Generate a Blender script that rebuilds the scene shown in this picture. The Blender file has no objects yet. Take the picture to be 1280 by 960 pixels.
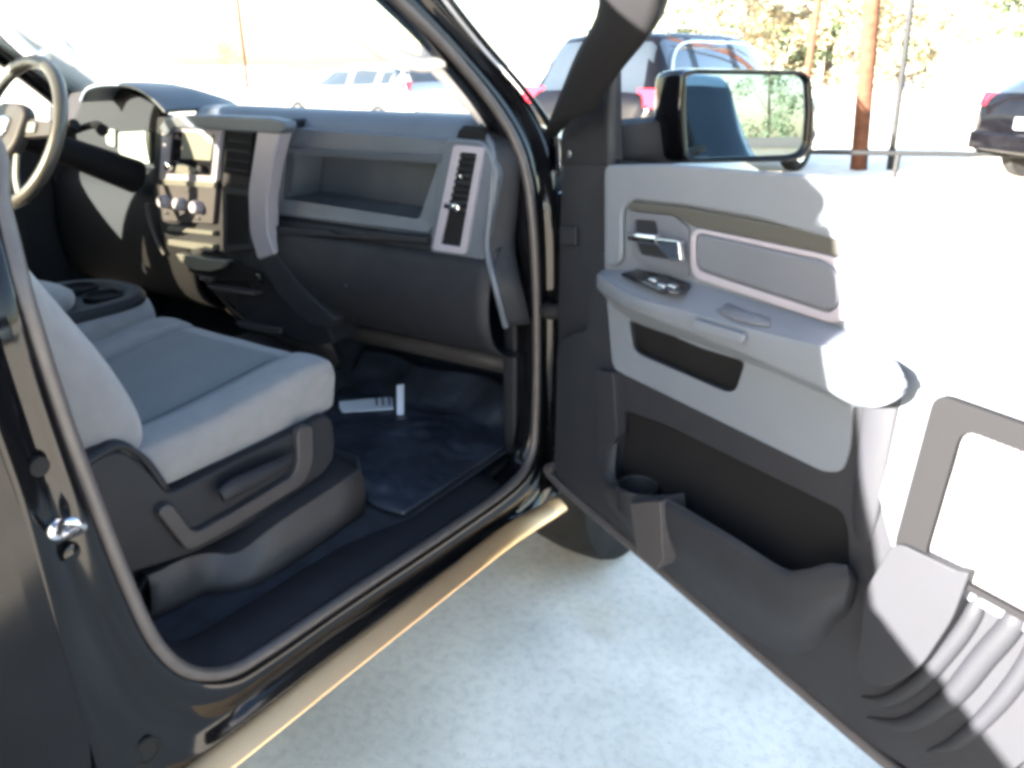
import bpy, bmesh, math, random
from mathutils import Vector, Matrix
random.seed(7)
V = Vector
sc = bpy.context.scene
COL = sc.collection
# ------------------------------------------------------------------ camera model (truck frame: x right, y forward, z up)
CAM = V((1.87, 0.0, 1.5)); FPX = 1000.0
yaw = math.radians(33.4); tl = math.radians(21.8)
hh = V((-math.sin(yaw), math.cos(yaw), 0))
CF = V((math.cos(tl)*hh.x, math.cos(tl)*hh.y, -math.sin(tl)))
CR = V((math.cos(yaw), math.sin(yaw), 0))
CU = V((math.sin(tl)*hh.x, math.sin(tl)*hh.y, math.cos(tl)))
def ray(px, py): return CF + CR*((px-640)/FPX) + CU*((480-py)/FPX)
def X(px, py, x): r = ray(px, py); return CAM + r*((x-CAM.x)/r.x)
def Y(px, py, y): r = ray(px, py); return CAM + r*((y-CAM.y)/r.y)
def Z(px, py, z): r = ray(px, py); return CAM + r*((z-CAM.z)/r.z)
def XS(pts, x): return [X(a, b, x) for a, b in pts]
def YS(pts, y): return [Y(a, b, y) for a, b in pts]
H0 = V((1.0, 1.5, 0)); DU = V((.897, -.442, 0)).normalized(); DN = V((-.442, -.897, 0)).normalized(); UP = V((0, 0, 1))
def D(px, py, d=0.0):
    r = ray(px, py); t = (d-(CAM-H0).dot(DN))/r.dot(DN); return CAM + r*t
def DS(pts, d=0.0): return [D(a, b, d) for a, b in pts]
def W(u, z, d=0.0): return H0 + DU*u + DN*d + UP*z
def WS(pts, d=0.0): return [W(u, z, d) for u, z in pts]
def xside(z): return 1.0 if z < 1.25 else 1.0-(z-1.25)*.36
def S(px, py, off):
    x = 1.0-off
    for _ in range(12):
        p = X(px, py, x); x = .5*x+.5*(xside(p.z)-off)
    return X(px, py, x)

# ------------------------------------------------------------------ materials
def newmat(name):
    m = bpy.data.materials.new(name); m.use_nodes = True
    return m, m.node_tree, m.node_tree.nodes['Principled BSDF']
def mat(name, col, rough=.5, metal=0, noise=0, nscale=40, bump=0, bscale=200, coat=0, spec=None, col2=None, trans=0, alpha=1, wave=None, sheen=0):
    m, nt, b = newmat(name)
    b.inputs['Base Color'].default_value = (*col, 1); b.inputs['Roughness'].default_value = rough
    b.inputs['Metallic'].default_value = metal; b.inputs['Coat Weight'].default_value = coat
    b.inputs['Coat Roughness'].default_value = .03
    if sheen: b.inputs['Sheen Weight'].default_value = sheen
    if trans: b.inputs['Transmission Weight'].default_value = trans
    if spec is not None: b.inputs['Specular IOR Level'].default_value = spec
    tc = nt.nodes.new('ShaderNodeTexCoord')
    if noise or col2:
        n = nt.nodes.new('ShaderNodeTexNoise'); n.inputs['Scale'].default_value = nscale; n.inputs['Detail'].default_value = 8
        nt.links.new(tc.outputs['Object'], n.inputs['Vector'])
        mx = nt.nodes.new('ShaderNodeMix'); mx.data_type = 'RGBA'
        c2 = col2 or tuple(c*(1-noise) for c in col)
        mr = nt.nodes.new('ShaderNodeMapRange'); mr.inputs['From Min'].default_value = .35; mr.inputs['From Max'].default_value = .65
        nt.links.new(n.outputs['Fac'], mr.inputs['Value']); nt.links.new(mr.outputs['Result'], mx.inputs['Factor'])
        mx.inputs['A'].default_value = (*col, 1); mx.inputs['B'].default_value = (*c2, 1)
        nt.links.new(mx.outputs['Result'], b.inputs['Base Color'])
        rr = nt.nodes.new('ShaderNodeMapRange'); rr.inputs['To Min'].default_value = rough*.85; rr.inputs['To Max'].default_value = min(1, rough*1.2)
        nt.links.new(n.outputs['Fac'], rr.inputs['Value']); nt.links.new(rr.outputs['Result'], b.inputs['Roughness'])
    if bump:
        n = nt.nodes.new('ShaderNodeTexNoise'); n.inputs['Scale'].default_value = bscale; n.inputs['Detail'].default_value = 3
        nt.links.new(tc.outputs['Object'], n.inputs['Vector'])
        bp = nt.nodes.new('ShaderNodeBump'); bp.inputs['Strength'].default_value = bump; bp.inputs['Distance'].default_value = .002
        nt.links.new(n.outputs['Fac'], bp.inputs['Height']); nt.links.new(bp.outputs['Normal'], b.inputs['Normal'])
    return m
def dotmat(name, col, rough, scale):
    m, nt, b = newmat(name)
    b.inputs['Roughness'].default_value = rough
    tc = nt.nodes.new('ShaderNodeTexCoord'); v = nt.nodes.new('ShaderNodeTexVoronoi'); v.inputs['Scale'].default_value = scale
    v.inputs['Randomness'].default_value = 0
    nt.links.new(tc.outputs['Object'], v.inputs['Vector'])
    mr = nt.nodes.new('ShaderNodeMapRange'); mr.inputs['From Min'].default_value = .25; mr.inputs['From Max'].default_value = .4
    nt.links.new(v.outputs['Distance'], mr.inputs['Value'])
    mx = nt.nodes.new('ShaderNodeMix'); mx.data_type = 'RGBA'; mx.inputs['A'].default_value = (.01, .01, .01, 1); mx.inputs['B'].default_value = (*col, 1)
    nt.links.new(mr.outputs['Result'], mx.inputs['Factor']); nt.links.new(mx.outputs['Result'], b.inputs['Base Color'])
    return m
def glassmat(name, tint, refl=.06, glare=0.0):
    m = bpy.data.materials.new(name); m.use_nodes = True; nt = m.node_tree; nt.nodes.clear()
    o = nt.nodes.new('ShaderNodeOutputMaterial'); t = nt.nodes.new('ShaderNodeBsdfTransparent'); g = nt.nodes.new('ShaderNodeBsdfGlossy')
    t.inputs['Color'].default_value = (*tint, 1); g.inputs['Roughness'].default_value = .02
    lw = nt.nodes.new('ShaderNodeLayerWeight'); lw.inputs['Blend'].default_value = .5
    pw = nt.nodes.new('ShaderNodeMath'); pw.operation = 'POWER'; pw.inputs[1].default_value = 5; nt.links.new(lw.outputs['Facing'], pw.inputs[0])
    fr = nt.nodes.new('ShaderNodeMath'); fr.operation = 'MULTIPLY_ADD'; fr.inputs[1].default_value = .7; fr.inputs[2].default_value = refl*.7; nt.links.new(pw.outputs[0], fr.inputs[0])
    mx = nt.nodes.new('ShaderNodeMixShader'); nt.links.new(fr.outputs[0], mx.inputs[0]); nt.links.new(t.outputs[0], mx.inputs[1]); nt.links.new(g.outputs[0], mx.inputs[2])
    last = mx
    if glare:
        d = nt.nodes.new('ShaderNodeBsdfDiffuse'); d.inputs['Color'].default_value = (.8, .8, .8, 1)
        m2 = nt.nodes.new('ShaderNodeMixShader'); m2.inputs[0].default_value = glare
        nt.links.new(mx.outputs[0], m2.inputs[1]); nt.links.new(d.outputs[0], m2.inputs[2]); last = m2
    nt.links.new(last.outputs[0], o.inputs['Surface'])
    return m
M = {}
M['paint'] = mat('black_paint', (.003, .003, .004), .10, spec=.25, noise=.3, nscale=9)
M['jamb'] = mat('black_jamb_paint', (.004, .004, .005), .09, spec=.32, noise=.3, nscale=12)
M['dark'] = mat('charcoal_plastic', (.0135, .0145, .0185), .6, spec=.3, noise=.12, nscale=14, bump=.25, bscale=600)
M['dark2'] = mat('black_plastic', (.011, .0115, .015), .6, spec=.25, noise=.2, nscale=20, bump=.2, bscale=500)
M['warm'] = mat('warm_dark_plastic', (.044, .040, .042), .5, spec=.35, noise=.12, nscale=10, bump=.2, bscale=500)
M['rockerglint'] = mat('rocker_tan_reflection', (.95, .64, .36), .5, metal=1, noise=.15, nscale=6)  # tan of sunlit ground reflected in the black rocker, put into the colour
M['taupe'] = mat('taupe_trim', (.065, .065, .060), .35, metal=.3)
M['blk'] = mat('matt_black', (.006, .006, .007), .8, spec=.15)
M['gloss'] = mat('gloss_black_plastic', (.01, .01, .012), .12)
M['grey'] = mat('light_grey_trim', (.105, .118, .140), .5, spec=.35, noise=.06, nscale=9, bump=.2, bscale=700)
M['padgrey'] = mat('soft_grey_vinyl', (.080, .087, .106), .55, spec=.35, noise=.06, nscale=9, bump=.3, bscale=500)
M['dashgrey'] = mat('dash_grey_vinyl', (.066, .078, .098), .45, noise=.1, nscale=9, bump=.3, bscale=500)
M['silver'] = mat('silver_trim', (.28, .265, .305), .4, metal=.25, noise=.05)
M['cream'] = mat('champagne_trim', (.24, .24, .21), .3, metal=.6)
M['fabric'] = mat('light_grey_fabric', (.165, .164, .172), .9, noise=.1, nscale=30, bump=.6, bscale=900, sheen=.3)
M['fabric2'] = mat('blue_grey_fabric', (.082, .088, .098), .95, noise=.15, nscale=200, bump=.8, bscale=700, sheen=.3)
M['seal'] = mat('rubber_seal', (.055, .048, .048), .45, noise=.2)
M['rubber'] = mat('black_rubber', (.012, .012, .012), .8, spec=.2, noise=.3, nscale=15)
M['carpet'] = mat('dark_carpet', (.016, .020, .032), .95, noise=.5, nscale=25, bump=1, bscale=800)
M['matrub'] = mat('floor_mat_rubber', (.030, .036, .050), .34, noise=.5, nscale=9, bump=.5, bscale=60)
M['chrome'] = mat('chrome', (.85, .85, .86), .08, metal=1)
M['wheelleather'] = mat('steering_leather', (.06, .057, .05), .35, bump=.2, bscale=400)
M['screen'] = mat('sun_paled_screen', (.17, .175, .145), .3)  # sun's reflection on the displays is put into this pale colour
M['white'] = mat('white_paper', (.75, .78, .85), .6)
M['headliner'] = mat('pale_headliner', (.42, .45, .48), .9, bump=.5)
M['pillar'] = mat('pale_pillar_trim', (.78, .72, .70), .55, bump=.2)
M['glass'] = glassmat('clear_glass', (.86, .90, .88))
M['wind'] = glassmat('windscreen_glass', (.90, .93, .92), glare=.11)  # white diffuse share imitates glare washing out the view
M['tint'] = glassmat('tinted_glass', (.05, .05, .05), refl=.08)
M['tintl'] = glassmat('light_tinted_glass', (.52, .50, .44))
M['mirror'] = mat('mirror_glass', (.32, .40, .43), .015, metal=1)
M['steel'] = mat('steel', (.55, .56, .60), .22, metal=1)
M['lampred'] = mat('red_lamp', (.55, .01, .02), .15, coat=1)
M['lampwhite'] = mat('clear_lamp', (.8, .8, .8), .1, coat=1)
M['speaker'] = dotmat('perforated_speaker_grille', (.16, .16, .17), .45, 260)
M['wood'] = mat('creosote_wood', (.085, .036, .020), .9, spec=.2, noise=.4, nscale=8, bump=1, bscale=30)
M['galv'] = mat('galvanised_steel', (.012, .013, .014), .7, spec=.2, noise=.2)

# ------------------------------------------------------------------ mesh helpers
def link(name, me, m, parent=None):
    o = bpy.data.objects.new(name, me); COL.objects.link(o)
    if m is not None:
        for x in (m if isinstance(m, (list, tuple)) else [m]): me.materials.append(M[x] if isinstance(x, str) else x)
    if parent is not None:
        o.parent = parent
        if parent.type == 'EMPTY': o.matrix_parent_inverse = Matrix.Translation(parent.location).inverted() if parent.get('abs') else Matrix()
    return o
def finish(bm, name, m, parent=None, bevel=0, seg=3, ang=38, smooth=True, recalc=True):
    if recalc: bmesh.ops.recalc_face_normals(bm, faces=bm.faces)
    if bevel:
        es = [e for e in bm.edges if len(e.link_faces) == 2 and e.calc_face_angle(0) > math.radians(30)]
        bmesh.ops.bevel(bm, geom=es, offset=bevel, segments=seg, profile=.5, affect='EDGES', clamp_overlap=True)
    me = bpy.data.meshes.new(name); bm.to_mesh(me); bm.free()
    if smooth:
        for p in me.polygons: p.use_smooth = True
        me.set_sharp_from_angle(angle=math.radians(ang))
    o = link(name, me, m, parent)
    if smooth and bevel:
        w = o.modifiers.new('wn', 'WEIGHTED_NORMAL'); w.keep_sharp = True
    return o
def rnd(pts, r, n=4):
    """round the corners of a closed polygon"""
    out = []; N = len(pts)
    for i in range(N):
        a, b, c = pts[i-1], pts[i], pts[(i+1) % N]
        d1 = (a-b); d2 = (c-b); k = min(r, d1.length*.45, d2.length*.45)
        if k < 1e-5: out.append(b.copy()); continue
        p = b+d1.normalized()*k; q = b+d2.normalized()*k
        for j in range(n+1):
            t = j/n; out.append(p*(1-t)**2+b*2*t*(1-t)+q*t*t)
    return out
def slab(name, pts, vec, m, parent=None, r=0, bevel=.004, holes=(), hr=.006, seg=3):
    """outline (3D points in a plane) extruded by vec, optional holes"""
    bm = bmesh.new()
    loops = [rnd(list(pts), r) if r else list(pts)] + [rnd(list(h), hr) if hr else list(h) for h in holes]
    if holes:
        es = []
        for L in loops:
            vs = [bm.verts.new(p) for p in L]
            es += [bm.edges.new((vs[i], vs[(i+1) % len(vs)])) for i in range(len(vs))]
        bmesh.ops.triangle_fill(bm, use_beauty=True, use_dissolve=False, edges=es)
    else:
        bm.faces.new([bm.verts.new(p) for p in loops[0]])
    g = bmesh.ops.extrude_face_region(bm, geom=list(bm.faces))
    bmesh.ops.translate(bm, vec=vec, verts=[v for v in g['geom'] if isinstance(v, bmesh.types.BMVert)])
    return finish(bm, name, m, parent, bevel=bevel, seg=seg)
def cr(pts, per=6, closed=False):
    """catmull rom with a fixed number of samples per segment"""
    n = len(pts); out = []
    rng = range(n) if closed else range(n-1)
    for i in rng:
        if closed: p0, p1, p2, p3 = pts[i-1], pts[i], pts[(i+1) % n], pts[(i+2) % n]
        else:
            p1, p2 = pts[i], pts[i+1]; p0 = pts[i-1] if i else p1*2-p2; p3 = pts[i+2] if i+2 < n else p2*2-p1
        for j in range(per):
            t = j/per
            out.append(.5*((2*p1)+(p2-p0)*t+(2*p0-5*p1+4*p2-p3)*t*t+(3*p1-p0-3*p2+p3)*t**3))
    if not closed: out.append(pts[-1].copy())
    return out
def loft(name, curves, m, parent=None, per=0, cper=0, closed=False, thick=0, ang=50, cclosed=False, caps=False, twomat=None):
    cs = [cr(c, per, cclosed) if per else list(c) for c in curves]
    if cper:
        cols = [cr([c[k] for c in cs], cper, closed) for k in range(len(cs[0]))]
        cs = [[cols[k][i] for k in range(len(cols))] for i in range(len(cols[0]))]
    bm = bmesh.new(); g = [[bm.verts.new(p) for p in c] for c in cs]
    R = len(g); n = len(g[0])
    for i in range(R if closed else R-1):
        for k in range(n if cclosed else n-1):
            a, b, c, d = g[i][k], g[i][(k+1) % n], g[(i+1) % R][(k+1) % n], g[(i+1) % R][k]
            try:
                fc = bm.faces.new((a, b, c, d))
                if twomat and twomat(fc.calc_center_median()): fc.material_index = 1
            except ValueError: pass
    if caps:
        for c in (g[0], g[-1]):
            try: bm.faces.new(c)
            except ValueError: pass
    bmesh.ops.remove_doubles(bm, verts=bm.verts, dist=1e-5)
    o = finish(bm, name, m, parent, ang=ang)
    if thick:
        s = o.modifiers.new('s', 'SOLIDIFY'); s.thickness = abs(thick); s.offset = -1 if thick > 0 else 1
    return o
def tube(name, pts, r, m, parent=None, per=6, sides=12, closed=False, flat=None, caps=True):
    """tube along path; r may be a list per control point; flat=(normal, factor) squashes"""
    c = cr(pts, per, closed) if per else list(pts)
    if isinstance(r, (int, float)): rr = [r]*len(c)
    else:
        rr = []
        for i in range(len(c)):
            f = i/(len(c)-1)*(len(r)-1); k = min(int(f), len(r)-2); rr.append(r[k]*(1-(f-k))+r[k+1]*(f-k))
    bm = bmesh.new(); rings = []; up = None
    for i, p in enumerate(c):
        if closed: t = c[(i+1) % len(c)]-c[i-1]
        else: t = c[min(i+1, len(c)-1)]-c[max(i-1, 0)]
        t.normalize()
        if up is None: up = t.orthogonal().normalized()
        up = (up-t*up.dot(t)).normalized(); s = t.cross(up)
        ring = []
        for j in range(sides):
            a = 2*math.pi*j/sides; o = (up*math.cos(a)+s*math.sin(a))*rr[i]
            if flat: o = o-flat[0]*o.dot(flat[0])*(1-flat[1])
            ring.append(bm.verts.new(p+o))
        rings.append(ring)
    L = len(rings)
    for i in range(L if closed else L-1):
        A, B = rings[i], rings[(i+1) % L]
        off = 0
        if closed and i == L-1:
            off = min(range(sides), key=lambda q: (A[0].co-B[q].co).length)
        for j in range(sides): bm.faces.new((A[j], A[(j+1) % sides], B[(j+1+off) % sides], B[(j+off) % sides]))
    if caps and not closed: bm.faces.new(rings[0]); bm.faces.new(rings[-1])
    return finish(bm, name, m, parent, ang=60)
def lathe(name, c, axis, prof, m, parent=None, sides=32):
    """prof: (radius, height along axis)"""
    axis = axis.normalized(); a = axis.orthogonal().normalized(); b = axis.cross(a)
    bm = bmesh.new(); rings = []
    for r, hgt in prof:
        rings.append([bm.verts.new(c+axis*hgt+(a*math.cos(2*math.pi*j/sides)+b*math.sin(2*math.pi*j/sides))*max(r, 1e-4)) for j in range(sides)])
    for A, B in zip(rings, rings[1:]):
        for j in range(sides): bm.faces.new((A[j], A[(j+1) % sides], B[(j+1) % sides], B[j]))
    bm.faces.new(rings[0]); bm.faces.new(rings[-1])
    return finish(bm, name, m, parent, ang=35)
def box(name, lo, hi, m, parent=None, bevel=.005, rot=None, c=None):
    bm = bmesh.new(); bmesh.ops.create_cube(bm, size=1)
    lo = V(lo); hi = V(hi)
    for v in bm.verts: v.co = V(((v.co.x+.5)*(hi.x-lo.x)+lo.x, (v.co.y+.5)*(hi.y-lo.y)+lo.y, (v.co.z+.5)*(hi.z-lo.z)+lo.z))
    if rot is not None: bmesh.ops.rotate(bm, verts=bm.verts, cent=c or (lo+hi)/2, matrix=rot)
    return finish(bm, name, m, parent, bevel=bevel)
def thing(name, label, cat, loc=(0, 0, 0), rotz=0, group=None, absolute=False):
    o = bpy.data.objects.new(name, None); COL.objects.link(o); o.location = loc; o.rotation_euler = (0, 0, rotz)
    o['label'] = label; o['category'] = cat
    if group: o['group'] = group
    if absolute: o['abs'] = 1
    return o
def tag(o, label=None, cat=None, group=None, kind=None):
    if label: o['label'] = label
    if cat: o['category'] = cat
    if group: o['group'] = group
    if kind: o['kind'] = kind
    return o

# ================================================================== THE TRUCK
T = thing('pickup_truck', 'black crew cab pickup truck with grey interior and its front passenger door wide open', 'pickup truck', (0, .4, 0), absolute=True)

# ---- door opening: seal, jamb, rocker
C1 = [(430,-62),(495,0),(560,65),(620,140),(650,200),(663,280),(668,400),(667,520),(660,572),(633,608),(560,660),(430,745),(330,812),(280,838),(230,836),(190,800),(155,728),(120,640),(75,520),(30,380),(0,265),(-40,130)]
C2 = [(470,-62),(526,0),(584,64),(640,132),(670,200),(681,280),(684,400),(683,530),(679,590),(650,636),(563,696),(430,786),(333,857),(280,893),(228,895),(170,857),(122,785),(85,690),(45,560),(0,420),(-30,300),(-75,150)]
C3 = [(510,-62),(552,0),(600,60),(658,125),(690,195),(696,280),(698,400),(697,540),(697,612),(668,643),(575,700),(430,812),(330,889),(245,955),(190,1000),(140,1010),(100,905),(58,765),(22,640),(-30,500),(-66,400),(-110,200)]
s0 = []; s1 = []; s2 = []; s3 = []
for i in range(22):
    s1.append(S(*C1[i], .065)); s2.append(S(*C2[i], .055)); s3.append(S(*C3[i], .035))
for i, p in enumerate(s1):
    q = p.copy(); q.x -= .05
    s0.append(q)
# extend the opening over the top (outside the frame) to close the loop of the cab side
rail = [(.32, 1.80), (.45, 1.865), (.62, 1.875), (.80, 1.83)]
def loop_ext(dz, off):
    return [V((xside(z+dz)-off, y+(-dz if i == 0 else 0), z+dz)) for i, (y, z) in enumerate(rail)]
for s, dz, off in ((s0, -.0, .115), (s1, 0, .065), (s2, .018, .055), (s3, .045, .035)): s += loop_ext(dz, off)
jambmid = [(a+b)/2+V((.012, 0, 0)) for a, b in zip(s1, s2)]
loft('door_jamb', [s0, s1, jambmid, s2, [(a+b)/2+V((.006, 0, 0)) for a, b in zip(s2, s3)], s3], 'jamb', T, per=6, cper=2, cclosed=True, thick=.004)
tube('door_opening_seal', [p+V((.006, 0, 0)) for p in s1], .0105, 'seal', T, per=8, closed=True, sides=12)
# rocker: outer skin below the opening
rt = [(700,624),(640,658),(560,719),(430,818),(340,889),(262,948),(150,1035),(-60,1200)]
rb = [(703,641),(640,683),(560,745),(430,849),(340,921),(290,961),(200,1030),(-10,1200)]
rt3 = [X(a, b, .978) for a, b in rt]; rb3 = [X(a, b, 1.004) for a, b in rb]
loft('rocker_panel', [[p+V((-.015, 0, .001)) for p in rt3], rt3, [a*.45+b*.55+V((.018, 0, 0)) for a, b in zip(rt3, rb3)], rb3],
     'rockerglint', T, per=4, cper=3, thick=.003)
loft('rocker_lip', [[p+V((-.003, 0, -.001)) for p in rb3], [p+V((-.012, 0, -.016)) for p in rb3], [p+V((-.20, 0, -.02)) for p in rb3]], 'blk', T, per=4, thick=.003)
# oval plug and striker
pl = X(183, 938, .958)
lathe('oval_plug', pl, V((1, -.1, .1)), [(.021, 0), (.021, .004), (.017, .006), (.014, .003), (.0, .003)], 'rubber', T)
st = S(66, 655, .048); st2 = S(100, 652, .03)
tube('door_striker', [S(70, 668, .05), S(76, 648, .03)+V((.012,0,0)), S(98, 655, .03)+V((.012,0,0)), S(78, 672, .05), ], .0055, 'steel', T, per=5)
lathe('striker_bolt', S(68, 660, .05), V((1, .1, 0)), [(.013, 0), (.013, .008), (.008, .010), (0, .010)], 'steel', T)
lathe('jamb_bolt', S(88, 690, .05), V((1, .1, 0)), [(.011, 0), (.011, .004), (.005, .007), (0, .007)], 'jamb', T)
# small details on the B pillar jamb
lathe('jamb_button', S(45, 582, .05), V((1, .1, 0)), [(.012, 0), (.012, .008), (.007, .010), (0, .010)], 'rubber', T)

# ---- body skin: side panels are lofts of the same section x(z)
def side_panel(name, yz, m, off=0.0, parent=T, sgn=1, thick=.012, bevel=.003):
    """outline in (y,z) subdivided so that it follows the tumblehome; built as an extruded grid outline"""
    pts = []
    n = len(yz)
    for i in range(n):
        a = yz[i]; b = yz[(i+1) % n]
        k = 1
        for j in range(k): pts.append((a[0]+(b[0]-a[0])*j/k, a[1]+(b[1]-a[1])*j/k))
    bm = bmesh.new(); f = bm.faces.new([bm.verts.new((0, y, z)) for y, z in pts])
    bmesh.ops.triangulate(bm, faces=[f])
    zs = [1.25, 1.40, 1.6]
    for zc in zs:
        bmesh.ops.bisect_plane(bm, geom=bm.verts[:]+bm.edges[:]+bm.faces[:], plane_co=(0, 0, zc), plane_no=(0, 0, 1))
    for v in bm.verts: v.co.x = sgn*(xside(v.co.z)-off)
    g = bmesh.ops.extrude_face_region(bm, geom=list(bm.faces))
    bmesh.ops.translate(bm, vec=(-sgn*thick, 0, 0), verts=[v for v in g['geom'] if isinstance(v, bmesh.types.BMVert)])
    return finish(bm, name, m, parent, bevel=bevel, seg=2)
yB = s3[17].y  # seam to the rear door
seam = [(p.y-.008, p.z) for p in s3[16:22]]
def arc(cy, cz, r, a0, a1, n=10): return [(cy+r*math.cos(math.radians(a0+(a1-a0)*i/n)), cz+r*math.sin(math.radians(a0+(a1-a0)*i/n))) for i in range(n+1)]
rear_seam = sorted([q for q in seam if q[1] < 1.27], key=lambda q: q[1])
ys0 = rear_seam[0][0]
rd = side_panel('rear_door', [(-.62, 1.27), (-.62, .80), (-.50, .60), (-.35, .50), (ys0-.03, .50)] + rear_seam + [(rear_seam[-1][0]-.004, 1.27)], 'paint', off=.0)
rearw = side_panel('rear_door_frame', [(-.68, 1.275), (-.68, 1.40), (-.60, 1.80), (-.50, 1.865), (.26, 1.865), (.27, 1.275), (.21, 1.275), (.19, 1.80), (-.50, 1.80), (-.60, 1.33), (.19, 1.30), (.21, 1.277)], 'paint', off=.0)
def pane(name, yz, sgn, m='tint', off=.03):
    return side_panel(name, yz, m, off=off, sgn=sgn, thick=.004, bevel=0)
pane('rear_door_window', [(-.62, 1.28), (.20, 1.28), (.19, 1.82), (-.52, 1.82)], 1, 'tint')
box('rear_door_handle', (1.005, .06, 1.10), (1.03, .22, 1.13), 'chrome', T, bevel=.008)
# fender, hood, wheel house (right side) and mirrored left side
for sg, nm in ((1, ''), (-1, '')):
    side_panel('front_fender', [(1.53, .50), (1.53, 1.24), (1.70, 1.262), (3.2, 1.12), (3.28, .95), (3.28, .62)] + [(y, z) for y, z in arc(2.13, .48, .46, 0, 180, 14)] + [(1.60, .48)], 'paint', off=.0, sgn=sg, thick=.02)
    side_panel('bed_side', [(-.76, .55), (-.76, 1.32), (-2.55, 1.34), (-2.62, .60), (-2.5, .55)] + arc(-1.75, .50, .45, 0, 180, 14), 'paint', off=.0, sgn=sg, thick=.02)
    for yy in (2.13, -1.75):
        w = lathe('wheel', V((sg*.86, yy, .395)), V((sg, 0, 0)), [(.20, -.13), (.34, -.135), (.385, -.12), (.395, -.06), (.398, 0), (.395, .07), (.385, .10), (.33, .115), (.25, .11), (.245, .07), (0, .06)], 'rubber', T, sides=48)
        lathe('rim', V((sg*.86, yy, .395)), V((sg, 0, 0)), [(.245, .072), (.24, .10), (.20, .082), (.12, .078), (.08, .10), (0, .10)], 'steel', w, sides=40)
side_panel('cab_corner', [(-.63, .55), (-.63, 1.27), (-.69, 1.28), (-.69, 1.4), (-.61, 1.82), (-.51, 1.872), (-.70, 1.87), (-.745, 1.3), (-.745, .55)], 'paint')
side_panel('cab_corner', [(-.63, .55), (-.63, 1.27), (-.69, 1.28), (-.69, 1.4), (-.61, 1.82), (-.51, 1.872), (-.70, 1.87), (-.745, 1.3), (-.745, .55)], 'paint', sgn=-1)
# tyre tread blocks on the front right wheel read in the picture
tw = [o for o in T.children if o.name.startswith('wheel')][0]
for k in range(0):
    pass
# left side doors (far side)
for nm, y0, y1 in (('rear_door', -.62, .29), ('driver_door', .30, 1.5)):
    side_panel(nm, [(y0, .55), (y0, 1.27), (y1, 1.27), (y1, .55)], 'paint', sgn=-1)
    side_panel('door_inner_trim', [(y0+.03, .62), (y0+.03, 1.26), (y1-.03, 1.26), (y1-.03, .62)], 'dark2', sgn=-1, off=.07, thick=.03)
side_panel('door_window_frame', [(.235, 1.272), (.235, 1.85), (.33, 1.85), (.33, 1.272)], 'blk', sgn=-1, thick=.06)
pane('door_window', [(-.62, 1.272), (.235, 1.272), (.235, 1.82), (-.55, 1.82)], -1, 'tintl')
pane('door_window', [(.33, 1.272), (1.42, 1.272), (.92, 1.75), (.80, 1.84), (.33, 1.84)], -1, 'glass')
# hood (raised in the middle), cowl, nose, rear cab, bed
def hoodrow(y, z0, zc):
    return [V((x, y, z0+(zc-z0)*(1-abs(x/.93)**3)-(.02 if abs(x) > .92 else 0))) for x in [-.97+1.94*i/24 for i in range(25)]]
loft('hood', [hoodrow(1.93, 1.262, 1.325), hoodrow(2.1, 1.255, 1.335), hoodrow(2.5, 1.225, 1.31), hoodrow(2.9, 1.18, 1.27), hoodrow(3.15, 1.13, 1.22), hoodrow(3.25, 1.05, 1.13)], 'paint', T, cper=3, thick=.01)
loft('front_grille', [hoodrow(3.252, 1.04, 1.12), hoodrow(3.30, .95, .98), hoodrow(3.33, .62, .62), hoodrow(3.30, .45, .45)], 'steel', T, thick=.02)
loft('cowl', [[V((x, 1.80+.0*x*x, 1.245)) for x in (-.93, 0, .93)], [V((x, 1.92, 1.24)) for x in (-.93, 0, .93)]], 'blk', T, thick=.01)
box('wiper', (-.5, 1.86, 1.262), (.12, 1.875, 1.278), 'blk', T, rot=Matrix.Rotation(.08, 3, 'Z'))
# windscreen and frame
def arcx(y, z, w, n=12, bow=.09): return [V((w*(2*i/n-1), y-bow*(2*i/n-1)**2, z)) for i in range(n+1)]
loft('windscreen', [arcx(1.86, 1.27, .87), arcx(1.42, 1.57, .80), arcx(.98, 1.84, .72, bow=.06)], 'wind', T, per=0, cper=5)
roof = []
for y, z, w in ((.98, 1.845, .74), (.80, 1.90, .76), (.4, 1.925, .765), (-.2, 1.925, .765), (-.60, 1.90, .765), (-.75, 1.86, .75)):
    roof.append([V((w*(2*i/14-1), y, z-.05*abs(2*i/14-1)**4)) for i in range(15)])
loft('roof', roof, 'paint', T, cper=3, thick=.01)
loft('headliner', [[p+V((0, 0, -.035)) for p in r] for r in roof], 'headliner', T, cper=3, thick=.006)
for sg in (1, -1):
    box('roof_rail', (.70 if sg > 0 else -.80, -.7, 1.845), (.80 if sg > 0 else -.70, .82, 1.885), 'paint', T, bevel=.015)
# cab back wall with rear glass (window opening)
slab('cab_back', [V((x, -.74, z)) for x, z in ((-.97, .5), (.97, .5), (.97, 1.27), (.78, 1.86), (-.78, 1.86), (-.97, 1.27))], V((0, -.03, 0)), 'paint', T, bevel=.004,
     holes=[[V((x, -.74, z)) for x, z in ((-.76, 1.33), (.76, 1.33), (.68, 1.80), (-.68, 1.80))]], hr=.05)
slab('back_window', [V((x, -.755, z)) for x, z in ((-.77, 1.32), (.77, 1.32), (.69, 1.81), (-.69, 1.81))], V((0, -.004, 0)), 'tint', T, bevel=0)
box('cargo_bed', (-.96, -2.6, .62), (.96, -.78, .66), 'paint', T)
box('tailgate', (-.94, -2.63, .66), (.94, -2.58, 1.33), 'paint', T)
box('rear_bumper', (-.96, -2.78, .5), (.96, -2.64, .68), 'steel', T, bevel=.02)
box('underbody', (-.80, -2.5, .38), (.80, 3.1, .50), 'blk', T)
box('floor_pan', (-.90, -.70, .50), (.86, 1.80, .56), 'blk', T)

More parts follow.
